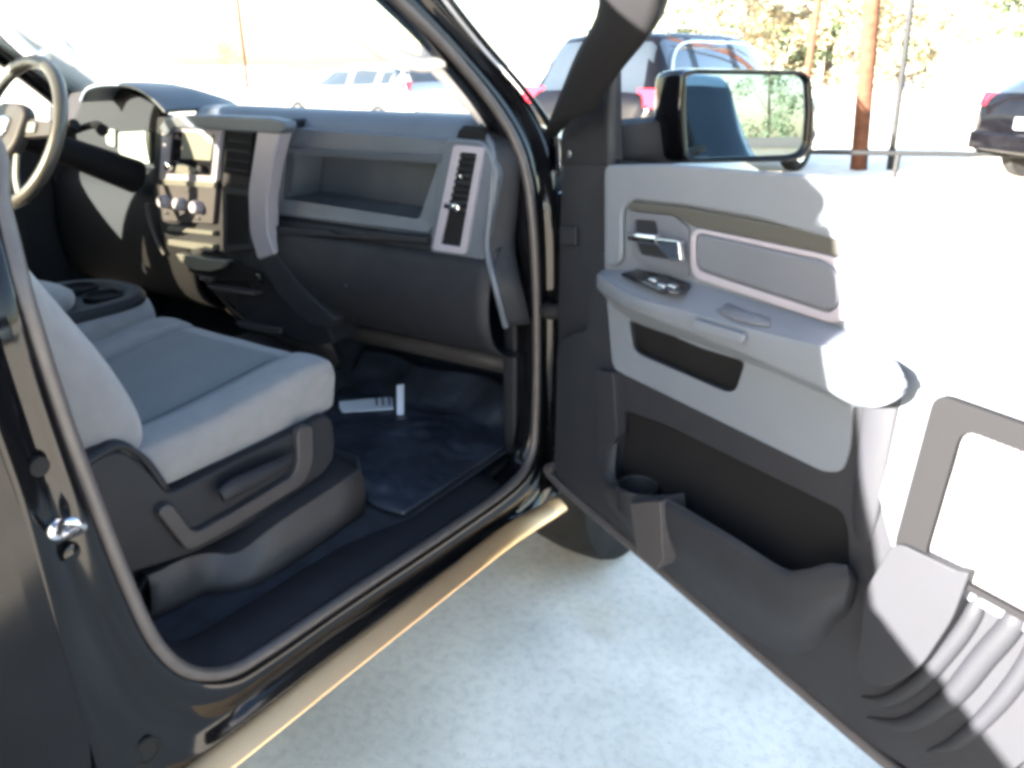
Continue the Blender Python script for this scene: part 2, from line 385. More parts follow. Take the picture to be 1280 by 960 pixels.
# left A pillar exterior + inner trim ; right inner trim
def pill(sg):
    a = [V((sg*.80, 1.66, 1.31)), V((sg*.765, 1.42, 1.49)), V((sg*.72, 1.16, 1.66)), V((sg*.66, .92, 1.80))]
    b = [V((sg*.91, 1.60, 1.30)), V((sg*.865, 1.36, 1.46)), V((sg*.82, 1.10, 1.63)), V((sg*.775, .86, 1.78))]
    mid = [(p+q)/2+V((-sg*.015, -.035, .0)) for p, q in zip(a, b)]
    return a, b, mid
a, b, mid = pill(-1)
a = [X(-20, -60, -.70), X(42, 0, -.74), X(88, 55, -.80), X(150, 112, -.86)]; b = [X(-110, -10, -.78), X(-30, 48, -.82), X(45, 92, -.87), X(105, 132, -.92)]
loft('left_pillar_trim', [a, [(p+q)/2+V((.02, -.03, 0)) for p, q in zip(a, b)], b], 'headliner', T, per=6, cper=4, thick=-.01)
tube('left_pillar_frame', [V((-.93, 1.66, 1.27)), V((-.87, 1.38, 1.5)), V((-.80, 1.06, 1.71)), V((-.77, .84, 1.86))], .04, 'paint', T)
# left grab handle on the driver pillar
tube('grab_handle', [Y(-40, 0, 1.24), Y(-18, 10, 1.23), Y(15, 45, 1.27), Y(45, 70, 1.31), Y(60, 66, 1.34)], .017, 'pillar', T)
tube('grab_handle', [S(432, -60, .12), S(424, -18, .15), S(440, 22, .15), S(478, 62, .15), S(524, 80, .14), S(556, 76, .10)], [.012, .016, .017, .017, .016, .012], 'pillar', T, sides=14)
inn = [(505,-60),(530,0),(548,40),(556,72),(575,100),(600,140),(616,162)]
inn2 = [(560,-60),(577,0),(590,40),(600,72),(612,100),(630,140),(640,162)]
A1 = [S(a_, b_, .155) for a_, b_ in [(480,-60),(497,-5),(524,40),(528,78),(556,104),(592,140),(606,160)]]
A2 = [S(a_, b_, .10) for a_, b_ in [(500,-60),(530,0),(566,40),(590,75),(608,104),(628,140),(642,166)]]
loft('right_pillar_trim', [A1, [(p+q)/2+V((-.01, -.02, 0)) for p, q in zip(A1, A2)], A2, [p+V((.04, .03, 0)) for p in A2]], 'pillar', T, per=5, cper=3, thick=.008)
# outer A pillar skin running up from the fender
O1 = [S(a_, b_, .02) for a_, b_ in [(518,-62),(560,0),(606,58),(662,124),(692,172),(695,220)]]
O2 = [p+V((.004, .012, .004)) for p in O1]
O3 = [p+V((-.03, .035, .008)) for p in O1]
loft('pillar_skin', [O1, O2, O3], 'paint', T, per=5, cper=3, thick=.004)

# ---- floor: carpet, sill plate, tunnel, firewall
car = []
prof = [(-.1, .60), (.5, .585), (1.1, .58), (1.55, .585), (1.72, .62), (1.86, .80), (1.90, 1.10)]
for y, z in prof:
    row = []
    for x in [-.88+.0867*i for i in range(21)]:
        hump = .17*math.exp(-(x/.17)**4) if abs(x) < .5 else 0
        row.append(V((x, y-(.0), z+hump*(1 if z < 1 else 0))))
    car.append(row)
loft('carpet', car, 'carpet', T, per=0, cper=4, ang=80)
si = [9, 10, 11, 12, 13, 14, 15]
L1 = [s1[i]+V((-.006, 0, .0)) for i in si]
L2 = [p+V((-.05, 0, .012)) for p in L1]
L3 = [p+V((-.11, 0, .004)) for p in L1]
L4 = [V((p.x-.135, p.y, .575)) for p in L1]
loft('sill_plate', [L1, L2, L3, L4], 'dark2', T, per=6, cper=3, thick=.004)
# kick panel and side below the dash
K = [(672,165),(640,150),(640,420),(646,575),(668,560)]
slab('kick_panel', [V((.885, y, z)) for y, z in ((1.51, 1.30), (1.51, .95), (1.51, .66), (1.52, .575), (1.9, .575), (1.9, 1.28))], V((-.04, 0, 0)), 'dark2', T, bevel=.01)
slab('left_kick_panel', [V((-.885, y, z)) for y, z in ((1.42, 1.33), (1.42, .575), (1.9, .575), (1.9, 1.33))], V((.02, 0, 0)), 'dark2', T, bevel=.006)
box('firewall', (-.9, 1.90, .5), (.9, 1.93, 1.28), 'blk', T)
# inner B pillar / rear bench area
box('pillar_inner_trim', (-.86, .20, .6), (-.80, .34, 1.85), 'headliner', T, bevel=.02)

# ---- floor mat (loose, own thing)
mt = []
mo = [(432,560),(470,520),(540,500),(600,505),(640,545),(638,590),(515,638),(455,590)]
fm = [Z(a_, b_, .59) for a_, b_ in mo]
from mathutils import noise as _n
def matz(x, y):
    e = min(x-.20, .845-x, y-1.14, 1.70-y)
    w_ = _n.noise(V((x*7, y*5, 3)))*.010+abs(_n.noise(V((x*11+y*9, y*14-x*6, 1))))*.012+_n.noise(V((x*40, y*40, 0)))*.0015
    return .590+max(0, w_+.004)*min(1, max(0, e)*25)+max(0, y-1.60)*.9
loft('floor_mat_', [[V((.20+.645*i/60, 1.14+.56*j/60+.02*math.sin(i*.2), matz(.20+.645*i/60, 1.14+.56*j/60))) for i in range(61)] for j in range(61)], 'matrub', None, thick=.005, ang=80)
box_m = bpy.data.objects['floor_mat_']; box_m.name = 'floor_mat'
tag(box_m, 'wrinkled dark grey-blue floor mat lying in the passenger footwell', 'floor mat')

# ---- seats
def seat(parent, dx, own_base=True):
    rows = []
    ys = [.60, .605, .63, .70, .80, .92, 1.02, 1.07, 1.108, 1.122, 1.124]
    inset = [.04, .02, .006, 0, 0, 0, 0, .001, .005, .016, .035]
    ztop = [.875, .882, .888, .892, .897, .910, .922, .925, .920, .903, .875]
    x0, x1 = .10, .69
    for y, ins, zt in zip(ys, inset, ztop):
        a, b = x0+ins, x1-ins; w = b-a
        pts = []
        zb = .812+min(ins*.5, .02)
        top = [(0, -.06), (.002, -.03), (.010, -.008), (.03, .004), (.09, .009), (.16, .004), (.19, -.007), (.205, -.018), (.22, -.008), (.38, -.010), (.5, -.008)]
        half = [(t, d) for t, d in top]
        full = half + [(1-t, d) for t, d in half[-2::-1]]
        for t, d in full:
            dd = d if y < .75 else (d*(.75 if t not in (0,) else 1) if y < 1.05 else d*.55)
            if .3 < y < 2 and abs(y-.86) < .03 and .25 < t < .75: dd -= .006
            pts.append(V((a+w*t+dx, y, zt+dd)))
        pts = [V((a+.012+dx, y, zb))] + pts + [V((b-.012+dx, y, zb))]
        rows.append(pts)
    for ix in (8, 14):
        tube('piping', [r_[ix]+V((0, 0, .0005)) for r_ in rows[3:9]], .0028, 'dark2', parent, per=4, sides=6)
    tube('piping', [V((p.x, p.y, p.z+.0065)) for p in rows[5][8:15]], .0022, 'dark2', parent, per=3, sides=6) if False else None
    def ins(c): return x0+.12 < c.x-dx < x1-.085 and c.z > .85 and c.y < 1.075
    loft('cushion', rows, ['fabric', 'fabric2'], parent, per=3, cper=3, ang=80, caps=True, twomat=ins)
    # backrest: sections going up, leaning back
    rows = []
    for k, (z, yf, th, ins) in enumerate([(.872, .665, .055, .05), (.878, .675, .09, .02), (.90, .690, .125, .004), (.95, .690, .15, 0), (1.05, .655, .16, 0), (1.15, .605, .16, 0), (1.25, .555, .15, .004), (1.36, .505, .13, .02), (1.43, .480, .11, .05), (1.455, .465, .07, .10)]):
        a, b = x0+ins+.0, x1-ins-.005; w = b-a; sec = []
        front = [(0, -.06), (.01, -.028), (.04, -.006), (.09, .004), (.15, -.004), (.21, -.022), (.26, -.030), (.5, -.026)]
        fr = front + [(1-t, d) for t, d in front[-2::-1]]
        for t, d in fr: sec.append(V((a+w*t+dx, yf+d, z)))
        for t, d in [(.99, -.7), (.93, -1), (.5, -1.05), (.07, -1), (.01, -.7)]: sec.append(V((a+w*t+dx, yf+d*th, z-.02)))
        rows.append(sec)
    loft('backrest', rows, ['fabric', 'fabric2'], parent, per=3, cper=3, ang=80, caps=True, cclosed=True,
         twomat=lambda c: x0+.14 < c.x-dx < x1-.14 and c.z < 1.38 and c.y > .40)
    hr = []
    for z, w, th in ((1.47, .06, .03), (1.48, .10, .05), (1.53, .12, .055), (1.60, .12, .055), (1.65, .10, .045), (1.665, .06, .02)):
        hr.append([V(((x0+x1)/2+dx+w*math.cos(t), .41+th*math.sin(t), z)) for t in [2*math.pi*i/16 for i in range(16)]])
    loft('headrest', hr, 'fabric', parent, cper=3, cclosed=True, caps=True, ang=80)
    for s_ in (-.05, .05): tube('headrest_post', [V(((x0+x1)/2+dx+s_, .43, 1.43)), V(((x0+x1)/2+dx+s_, .42, 1.50))], .006, 'chrome', parent, per=1)
ps = bpy.data.objects.new('passenger_seat', None); COL.objects.link(ps); ps.parent = T; ps.matrix_parent_inverse = Matrix.Translation(T.location).inverted()
seat(ps, 0)
dsq = bpy.data.objects.new('driver_seat', None); COL.objects.link(dsq); dsq.parent = T; dsq.matrix_parent_inverse = Matrix.Translation(T.location).inverted()
seat(dsq, -.79); dsq.location = (0, -.20, -.10)
# seat side shield with recess rim and lever, in the plane x ~ .70
EX = V((-.05, 0, 0))
slab('side_shield', XS([(86,586),(152,562),(180,582),(213,618),(413,517),(419,540),(419,572),(404,594),(345,640),(244,692),(150,722),(118,650)], .705), EX, 'dark', ps, r=.02, bevel=.008)
slab('shield_rim', XS([(372,536),(392,530),(393,578),(380,606),(300,655),(236,691),(196,640),(214,628),(244,668),(300,636),(366,596),(373,580)], .722), V((-.02, 0, 0)), 'warm', ps, r=.02, bevel=.007)
tube('recline_lever', [X(276, 620, .732), X(292, 610, .735), X(325, 594, .735), X(352, 580, .732), X(366, 570, .725)], [.016, .019, .017, .013, .008], 'dark', ps, sides=16, flat=(V((1, 0, 0)), .7))
# rear hinge cover (upward curved part below the backrest)
loft('hinge_cover', [XS([(92,590),(128,566),(156,556),(185,572),(214,612)], .707), [p+V((-.03, 0, .006)) for p in XS([(92,590),(128,566),(156,556),(185,572),(214,612)], .707)]], 'dark', ps, per=5, thick=.01)
# seat base box (jack cover) with facets
tp = [(186,722),(228,700),(262,692),(300,690),(352,652),(452,588)]
bt = [(190,781),(228,760),(258,746),(300,748),(352,740),(456,640)]
tx = [.69, .70, .705, .735, .755, .745]; bx_ = [.70, .71, .715, .755, .775, .765]
t3 = [X(a_, b_, x) for (a_, b_), x in zip(tp, tx)]; b3 = [X(a_, b_, x) for (a_, b_), x in zip(bt, bx_)]
b3 = [V((p.x, p.y, max(p.z, .585))) for p in b3]
loft('base_cover', [[p+V((-.14, .02, .0)) for p in t3], [p+V((-.012, 0, .002)) for p in t3], t3, [(p+q)/2+V((.006, 0, 0)) for p, q in zip(t3, b3)], b3], 'warm', ps, per=3, cper=2, ang=30, thick=.01)
loft('base_end', [[t3[-1], b3[-1]], [t3[-1]+V((-.05, .05, 0)), b3[-1]+V((-.05, .05, 0))], [t3[-1]+V((-.5, .05, 0)), b3[-1]+V((-.5, .05, 0))]], 'dark', ps, thick=.01)
box('seat_base', (.14, .60, .58), (.66, 1.06, .80), 'blk', ps)
box('seat_base', (-.66, .60, .58), (-.14, 1.02, .80), 'blk', dsq)
# cable loop behind the base box
tube('seat_cable', [X(182, 722, .68), X(172, 745, .69), X(175, 775, .69)], .005, 'blk', ps)

# ---- folded centre seat: light cushion with dark tray and cup holders
def rrect(x0, x1, y0, y1, z, r, n=5):
    out = []
    for cx, cy, a0 in ((x1-r, y1-r, 0), (x0+r, y1-r, 90), (x0+r, y0+r, 180), (x1-r, y0+r, 270)):
        for j in range(n+1):
            a = math.radians(a0+90*j/n); out.append(V((cx+r*math.cos(a), cy+r*math.sin(a), z)))
    return out
cc = bpy.data.objects.new('centre_console', None); COL.objects.link(cc); cc.parent = T; cc.matrix_parent_inverse = Matrix.Translation(T.location).inverted()
loft('console_cushion', [rrect(-.16, .10, .40, 1.10, .84, .11), rrect(-.185, .125, .38, 1.125, .865, .13), rrect(-.19, .135, .37, 1.13, .92, .13), rrect(-.185, .13, .37, 1.125, .955, .13), rrect(-.17, .115, .38, 1.11, .965, .12)], 'fabric', cc, cper=3, cclosed=True, caps=True, ang=70)
tray = [rrect(-.178, .122, .38, 1.115, .962, .12), rrect(-.18, .125, .38, 1.118, .975, .12), rrect(-.175, .12, .385, 1.11, .988, .12), rrect(-.15, .095, .40, 1.085, .988, .10), rrect(-.145, .09, .41, 1.08, .978, .10)]
loft('console_tray', tray, 'dark', cc, cclosed=True, caps=True, ang=40)
for cx, cy in ((-.085, 1.015), (.035, 1.01)):
    lathe('cup_holder', V((cx, cy, .9785)), UP, [(.046, 0), (.046, .012), (.040, .013), (.037, .004), (.0, .003)], 'blk', cc)
loft('console_lid', [rrect(-.15, .075, .42, .94, .975, .08), rrect(-.16, .085, .41, .95, .99, .09), rrect(-.16, .085, .41, .95, 1.012, .09), rrect(-.13, .055, .44, .92, 1.030, .08), rrect(-.09, .02, .50, .86, 1.036, .05)], 'fabric', cc, cclosed=True, caps=True, ang=70, cper=2)
box('console_base', (-.15, .42, .60), (.10, 1.0, .84), 'blk', cc)

# ---- dashboard
dash = bpy.data.objects.new('dashboard', None); COL.objects.link(dash); dash.parent = T; dash.matrix_parent_inverse = Matrix.Translation(T.location).inverted()
def drow(y, z, x0, x1, n=20, bow=.03, dz=0):
    return [V((x0+(x1-x0)*i/n, y+bow*((x0+(x1-x0)*i/n)/.8)**2*1.0, z+dz*((x0+(x1-x0)*i/n)))) for i in range(n+1)]
def dprof(pr, x0, x1): return [drow(y, z, x0, x1, bow=-.0) for y, z in pr]
loft('dash_top', dprof([(1.98, 1.255), (1.80, 1.345), (1.62, 1.388), (1.53, 1.392), (1.485, 1.375), (1.455, 1.335)], -.17, .80), 'dashgrey', dash, cper=4, thick=.005, ang=60)
loft('cluster_top', dprof([(1.98, 1.255), (1.80, 1.325), (1.66, 1.345), (1.56, 1.345), (1.54, 1.33)], -.86, -.165), 'dark2', dash, cper=4, thick=.005, ang=60)
# upper face with an open bin: slab with a hole in the plane y ~ 1.43
binh = YS([(358,193),(548,204),(524,274),(353,248)], 1.435)
slab('upper_face', [V((.10, 1.435, 1.355))]+[V((.80, 1.435, 1.345)), V((.80, 1.435, 1.13)), V((.10, 1.435, 1.13))], V((0, .03, 0)), 'dashgrey', dash, r=.004, bevel=.004, holes=[binh], hr=.012)
slab('bin_surround', YS([(346,184),(562,196),(538,291),(342,266)], 1.425), V((0, .02, 0)), 'dashgrey', dash, r=.015, bevel=.006, holes=[binh], hr=.012)
bi = [p+V((0, .0, 0)) for p in binh]; 
loft('bin_liner', [[p+V((0, .012, 0)) for p in bi]+[bi[0]+V((0, .012, 0))], [p+V((0, .13, .0)) for p in bi]+[bi[0]+V((0, .13, 0))]], 'dashgrey', dash, ang=20)
slab('bin_back', [p+V((0, .14, 0)) for p in YS([(340,180),(570,192),(540,290),(335,262)], 1.435)], V((0, .01, 0)), 'dashgrey', dash, bevel=0)
# recess strip below
gl = [(1.455, 1.128), (1.43, 1.118), (1.425, 1.10), (1.405, 1.075), (1.39, 1.0), (1.40, .93), (1.435, .885), (1.49, .86), (1.60, .87), (1.85, .95)]
loft('glove_box', dprof(gl, .085, .893), 'dark2', dash, cper=4, thick=.005, ang=60)
slab('glove_box_latch', YS([(428,350),(452,347),(470,372),(436,368)], 1.388), V((0, .01, 0)), 'blk', dash, r=.006, bevel=.003)
lathe('latch_lock', Y(433, 357, 1.382), V((0, -1, 0)), [(.006, 0), (.006, .003), (0, .004)], 'steel', dash)
slab('dash_shelf_lip', YS([(345,282),(410,288),(420,294),(452,294),(465,290),(535,297),(533,303),(345,292)], 1.405), V((0, .03, 0)), 'dark', dash, r=.004, bevel=.003)
# right end cap and vent pod
slab('vent_pod', YS([(556,172),(606,176),(622,215),(612,300),(604,330),(536,318),(540,270)], 1.418), V((0, .06, 0)), 'dashgrey', dash, r=.02, bevel=.010)
slab('vent_frame', YS([(567,181),(604,184),(581,318),(540,312)], 1.408), V((0, .02, 0)), 'silver', dash, r=.008, bevel=.003, holes=[YS([(575,190),(596,192),(575,309),(550,305)], 1.408)], hr=.004)
slab('vent_core', YS([(573,188),(598,190),(577,311),(548,307)], 1.415), V((0, .01, 0)), 'blk', dash, bevel=0)
for k in range(9):
    f0 = .03+k*.072; a_ = (575-25*f0, 190+115*f0); b_ = (597-22*f0, 192+117*f0)
    tube('vent_slat', [Y(*a_, 1.412), Y(*b_, 1.412)], .0035, 'dark2', dash, per=1, sides=6)
lathe('vent_knob', Y(573, 259, 1.410), V((0, -1, 0)), [(.009, 0), (.009, .012), (.006, .014), (0, .014)], 'chrome', dash)
lathe('vent_knob', Y(579, 221, 1.410), V((0, -1, 0)), [(.005, 0), (.005, .008), (0, .010)], 'chrome', dash)
slab('vent_tab', YS([(555,254),(566,255),(566,262),(554,261)], 1.408), V((0, .01, 0)), 'steel', dash, bevel=.001)
slab('tweeter_grille', YS([(573,163),(604,165),(606,176),(570,173)], 1.43), V((0, .02, .01)), 'blk', dash, bevel=.002)
E1 = [(600,158),(616,190),(613,260),(609,310),(620,360),(632,408)]
E2 = [(622,152),(641,190),(645,260),(646,310),(648,360),(650,410)]
e1 = [Y(a_, b_, y) for (a_, b_), y in zip(E1, (1.46, 1.43, 1.42, 1.415, 1.40, 1.435))]
e2 = [V((p.x+.035, p.y+.05, p.z)) for p in e1]; e3 = [V((.882, p.y+.085, p.z)) for p in e1]
loft('dash_end', [e1, e2, e3], 'dark', dash, per=5, cper=4, thick=.006)
tube('dash_end_bead', e1, .008, 'dashgrey', dash, per=5, sides=8)

# ---- centre stack
ys_ = 1.385
FW = V((0, .10, 0))
slab('stack_body', YS([(196,146),(352,150),(350,168),(330,240),(334,300),(348,328),(404,398),(418,428),(400,432),(325,412),(255,352),(206,312),(192,240)], ys_+.012), FW, 'dark2', dash, r=.012, bevel=.006)
slab('stack_arch', YS([(198,160),(206,146),(240,143),(336,147),(355,152),(357,162),(350,168),(322,166),(216,160),(206,172)], ys_-.012), V((0, .04, 0)), 'dashgrey', dash, r=.010, bevel=.006)
slab('stack_arch_leg', YS([(322,162),(352,160),(340,205),(333,250),(334,292),(343,318),(322,325),(312,290),(310,240),(316,200)], ys_-.008), V((0, .04, 0)), 'silver', dash, r=.012, bevel=.006)
slab('stack_lower_leg', YS([(322,322),(343,316),(376,358),(418,398),(411,411),(384,405),(346,366)], ys_-.002), V((0, .05, 0)), 'dark', dash, r=.012, bevel=.008)
slab('radio_bezel', YS([(203,156),(276,161),(270,228),(199,225)], ys_-.002), V((0, .015, 0)), 'silver', dash, r=.008, bevel=.003, holes=[YS([(213,164),(269,168),(264,220),(207,217)], ys_-.002)], hr=.005)
slab('radio_face', YS([(209,160),(272,165),(267,224),(203,221)], ys_+.006), V((0, .01, 0)), 'gloss', dash, bevel=0)
slab('radio_screen', YS([(228,163),(267,166),(263,201),(226,198)], ys_+.002), V((0, .005, 0)), 'screen', dash, r=.003, bevel=.001)
lathe('radio_knob', Y(253, 211, ys_), V((0, -1, 0)), [(.010, 0), (.010, .012), (.007, .014), (0, .014)], 'dark2', dash)
lathe('radio_knob', Y(213, 208, ys_), V((0, -1, 0)), [(.012, 0), (.012, .012), (.009, .014), (0, .014)], 'chrome', dash)
slab('radio_buttons', YS([(222,204),(246,212),(240,219),(218,216)], ys_+.002), V((0, .006, 0)), 'cream', dash, r=.003, bevel=.001)
slab('climate_panel', YS([(199,231),(270,234),(266,280),(203,276)], ys_-.002), V((0, .015, 0)), 'warm', dash, r=.008, bevel=.003)
slab('climate_rim', YS([(203,224),(268,228),(267,235),(203,231)], ys_-.008), V((0, .012, 0)), 'cream', dash, r=.003, bevel=.002)
for px, py in ((209, 252), (228, 255), (249, 259)):
    k_ = lathe('climate_knob', Y(px, py, ys_-.004), V((0, -1, .12)), [(.019, 0), (.019, .010), (.016, .022), (.013, .024), (0, .023)], 'silver', dash, sides=24)
    lathe('button', Y(px-1, py+14, ys_-.004), V((0, -1, 0)), [(.005, 0), (.005, .004), (0, .005)], 'steel', dash, sides=12)
slab('hazard_button', YS([(226,235),(236,236),(235,241),(225,240)], ys_-.004), V((0, .006, 0)), 'warm', dash, bevel=.001)
for q in ([(209,283),(266,289),(265,294),(209,288)], [(210,299),(266,306),(264,315),(210,306)]):
    slab('switch_row', YS(q, ys_-.006), V((0, .02, 0)), 'cream', dash, r=.002, bevel=.002)
slab('tray_recess', YS([(218,320),(288,326),(330,340),(320,352),(262,352),(235,338)], ys_-.003), V((0, .01, 0)), 'blk', dash, r=.006, bevel=.001)
slab('tray_lip', YS([(219,317),(284,327),(276,336),(262,339),(242,337),(228,329)], ys_-.020), V((0, .025, 0)), 'cream', dash, r=.008, bevel=.004)
slab('socket_plate', YS([(245,343),(267,347),(264,353),(250,350)], ys_-.012), V((0, .02, 0)), 'warm', dash, r=.003, bevel=.002)
lathe('power_socket', Y(325, 348, ys_-.004), V((0, -1, 0)), [(.014, 0), (.014, .006), (.010, .008), (0, .006)], 'gloss', dash, sides=20)
slab('lower_shelf', YS([(258,356),(318,366),(318,370),(262,361)], ys_-.014), V((0, .03, 0)), 'warm', dash, r=.002, bevel=.002)
slab('lower_shelf', YS([(294,402),(350,411),(349,418),(300,409)], ys_+.0), V((0, .03, 0)), 'warm', dash, r=.002, bevel=.002)
slab('centre_vent', YS([(286,158),(317,161),(310,221),(279,216)], ys_-.002), V((0, .012, 0)), 'blk', dash, r=.004, bevel=.001)
for k in range(5):
    f0 = .1+k*.2; tube('vent_slat', [Y(287-7*f0, 158+58*f0, ys_-.006), Y(316-7*f0, 161+60*f0, ys_-.006)], .0028, 'dark2', dash, per=1, sides=6)
slab('storage_slot', YS([(282,240),(311,244),(312,306),(284,308)], ys_-.001), V((0, .012, 0)), 'blk', dash, r=.006, bevel=.001)
slab('slot_rim', YS([(278,233),(315,238),(316,312),(279,314)], ys_-.004), V((0, .014, 0)), 'dark', dash, r=.008, bevel=.003, holes=[YS([(283,242),(310,245),(311,305),(284,307)], ys_-.004)], hr=.005)
# lower centre and knee area
loft('lower_centre', [YS([(255,350),(325,410),(415,430)], 1.45), YS([(280,382),(335,425),(425,450)], 1.52), YS([(330,420),(370,450),(430,462)], 1.62)], 'warm', dash, per=4, cper=3, thick=.006)
loft('under_dash_strip', [[V((-.30, 1.60, .80)), V((.25, 1.62, .79)), V((.80, 1.66, .78))], [V((-.30, 1.60, .755)), V((.25, 1.62, .745)), V((.80, 1.66, .735))]], 'warm', dash, per=3, thick=.01)
# instrument cluster and its hood
hoodp = [(100,128),(110,112),(140,107),(170,113),(190,126),(206,142)]
h1 = [Y(a_, b_, 1.40) for a_, b_ in hoodp]
loft('cluster_hood', [h1, [p+V((0, .015, .010)) for p in h1], [p+V((0, .16, .006)) for p in h1], [p+V((0, .30, -.03)) for p in h1]], 'dashgrey', dash, per=6, cper=3, thick=.012)
slab('cluster_bezel', YS([(60,122),(100,114),(150,108),(200,135),(203,225),(160,240),(60,235)], 1.50), V((0, .03, 0)), 'blk', dash, r=.02, bevel=.004)
slab('gauge_face', YS([(148,166),(187,164),(187,205),(160,201),(148,190)], 1.49), V((0, .012, 0)), 'screen', dash, r=.008, bevel=.002)
slab('gauge_face', YS([(131,162),(143,162),(143,184),(133,180)], 1.49), V((0, .012, 0)), 'screen', dash, r=.008, bevel=.002)
0 and lathe('gauge_ring', Y(168, 180, 1.485), V((0, -1, 0)), [(.052, 0), (.052, .006), (.048, .008), (.048, 0)], 'steel', dash, sides=36)
loft('driver_lower_dash', dprof([(1.50, 1.20), (1.43, 1.14), (1.40, 1.0), (1.43, .85), (1.55, .80), (1.8, .85)], -.86, -.16), 'blk', dash, cper=4, thick=.005)
box('driver_switch', (-.215, 1.385, 1.08), (-.18, 1.42, 1.12), 'chrome', dash, bevel=.008)
tube('stack_side_bead', [Y(184, 255, ys_), Y(187, 275, ys_), Y(196, 300, ys_), Y(206, 318, ys_)], .006, 'warm', dash)

# ---- steering wheel
sw = bpy.data.objects.new('steering_wheel', None); COL.objects.link(sw); sw.parent = T; sw.matrix_parent_inverse = Matrix.Translation(T.location).inverted()
SC = X(22, 166, -.40); SN = V((.0, -.90, .42)).normalized(); sa = V((1, 0, 0)); sb = SN.cross(sa).normalized()
if sb.z < 0: sb = -sb
def SWP(a, b, n=0): return SC+sa*a+sb*b+SN*n
tube('wheel_rim', [SWP(.19*math.cos(t), .19*math.sin(t)) for t in [2*math.pi*i/24 for i in range(24)]], .0170, 'wheelleather', sw, per=4, closed=True, sides=14)
slab('hub_pad', [SWP(a_, b_, .0) for a_, b_ in ((-.085, .05), (-.05, .07), (.05, .07), (.085, .05), (.07, -.03), (.04, -.07), (-.04, -.07), (-.07, -.03))], SN*.035, 'warm', sw, r=.03, bevel=.012)
slab('emblem', [SWP(a_, b_, .036) for a_, b_ in ((-.028, .024), (0, .030), (.028, .024), (.022, -.012), (0, -.032), (-.022, -.012))], SN*.006, 'chrome', sw, r=.004, bevel=.003)
for s_ in (1, -1):
    slab('spoke', [SWP(s_*a_, b_, 0) for a_, b_ in ((.07, .035), (.185, .030), (.185, -.005), (.07, -.015))], SN*.018, 'warm', sw, r=.006, bevel=.006)
    slab('spoke_button', [SWP(s_*a_, b_, .018) for a_, b_ in ((.085, .025), (.125, .024), (.125, -.002), (.085, -.006))], SN*.006, 'cream', sw, r=.006, bevel=.002)
    tube('lower_spoke', [SWP(s_*.045, -.06, .012), SWP(s_*.06, -.12, .008), SWP(s_*.085, -.168, 0)], .012, 'cream', sw, flat=(SN, .5))
tube('steering_column', [SC-SN*.01, SC-SN*.16, SC-SN*.34], [.034, .040, .05], 'blk', T, per=3, sides=18)
tube('wiper_stalk', [SC-SN*.07, SWP(.09, .02, -.06), SWP(.16, .05, -.05)], [.008, .009, .014], 'blk', T, per=4)
tube('gear_lever', [SC-SN*.09+V((.03, 0, .02)), SWP(.13, .07, -.11), SWP(.20, .055, -.10)], [.008, .009, .016], 'blk', T, per=4)
# interior rear bench so that the cab is not hollow
bench = bpy.data.objects.new('rear_bench', None); COL.objects.link(bench); bench.parent = T; bench.matrix_parent_inverse = Matrix.Translation(T.location).inverted()
box('bench_cushion', (-.72, -.55, .75), (.72, -.05, .92), 'fabric', bench, bevel=.04)
box('bench_back', (-.72, -.70, .90), (.72, -.56, 1.30), 'fabric', bench, bevel=.04)

# ================================================================== THE OPEN DOOR
door = bpy.data.objects.new('front_door', None); COL.objects.link(door); door.parent = T; door.matrix_parent_inverse = Matrix.Translation(T.location).inverted()
tag(door, 'open front passenger door with grey armrest and dark map pocket')
UE = 1.20
outl = [(0, .53), (.94, .49), (1.06, .50), (1.14, .57), (1.19, .70), (1.22, .95), (1.22, 1.30), (0, 1.30)]
slab('outer_skin', WS(outl, -.045), DN*-.085, 'paint', door, r=.05, bevel=.02)
slab('inner_frame', WS([(0, .548), (.94, .503), (1.05, .515), (1.12, .58), (1.17, .70), (1.195, .95), (1.20, 1.325), (.0, 1.325)], -.045), DN*.043, 'dark', door, r=.05, bevel=.010)
pk = [(779,512),(830,530),(1052,638),(1060,660),(1062,740),(1000,800),(930,770),(810,690),(768,610),(772,560)]
mp = [(784,400),(812,404),(850,424),(880,436),(932,452),(920,488),(908,491),(800,444),(790,436)]
slab('lower_trim', WS([(.035, .60), (.07, .585), (.5, .557), (.92, .535), (1.02, .55), (1.09, .62), (1.14, .75), (1.165, .95), (1.17, 1.16), (.16, 1.16), (.15, .98), (.10, .965), (.035, .92)], -.001), DN*.019, 'dark', door, r=.04, bevel=.006, holes=[[p-DN*.019 for p in DS(pk, .018)], [p-DN*.019 for p in DS(mp, .018)]], hr=.02)
slab('pocket_back', DS([(750,385),(1080,480),(1072,790),(980,800),(900,755),(775,640)], .0), DN*.002, 'blk', door, bevel=0)
slab('upper_trim', [D(756,206,.024), D(830,205,.024), D(1010,219,.024), W(.95, 1.362, .024), W(1.17, 1.37, .024), W(1.175, .86, .024), W(.90, .86, .024), D(1104,640,.024), D(1094,590,.024), D(1098,520,.024),
      D(1066,498,.024), D(1062,560,.024), D(1052,590,.024), D(1030,590,.024), D(766,461,.024), D(756,345,.024)], DN*-.0055, 'grey', door, r=.02, bevel=.0025, holes=[DS(mp, .024)], hr=.012)
slab('upper_pad', [D(757,206,.036), D(830,205,.036), D(1010,219,.036), W(.95, 1.366, .036), W(1.17, 1.374, .036), W(1.17, 1.27, .036), D(1040,300,.036), D(940,272,.036), D(856,257,.036), D(790,250,.036), D(776,262,.036), D(776,330,.036), D(757,334,.036)], DN*-.012, 'grey', door, r=.02, bevel=.010, seg=4)
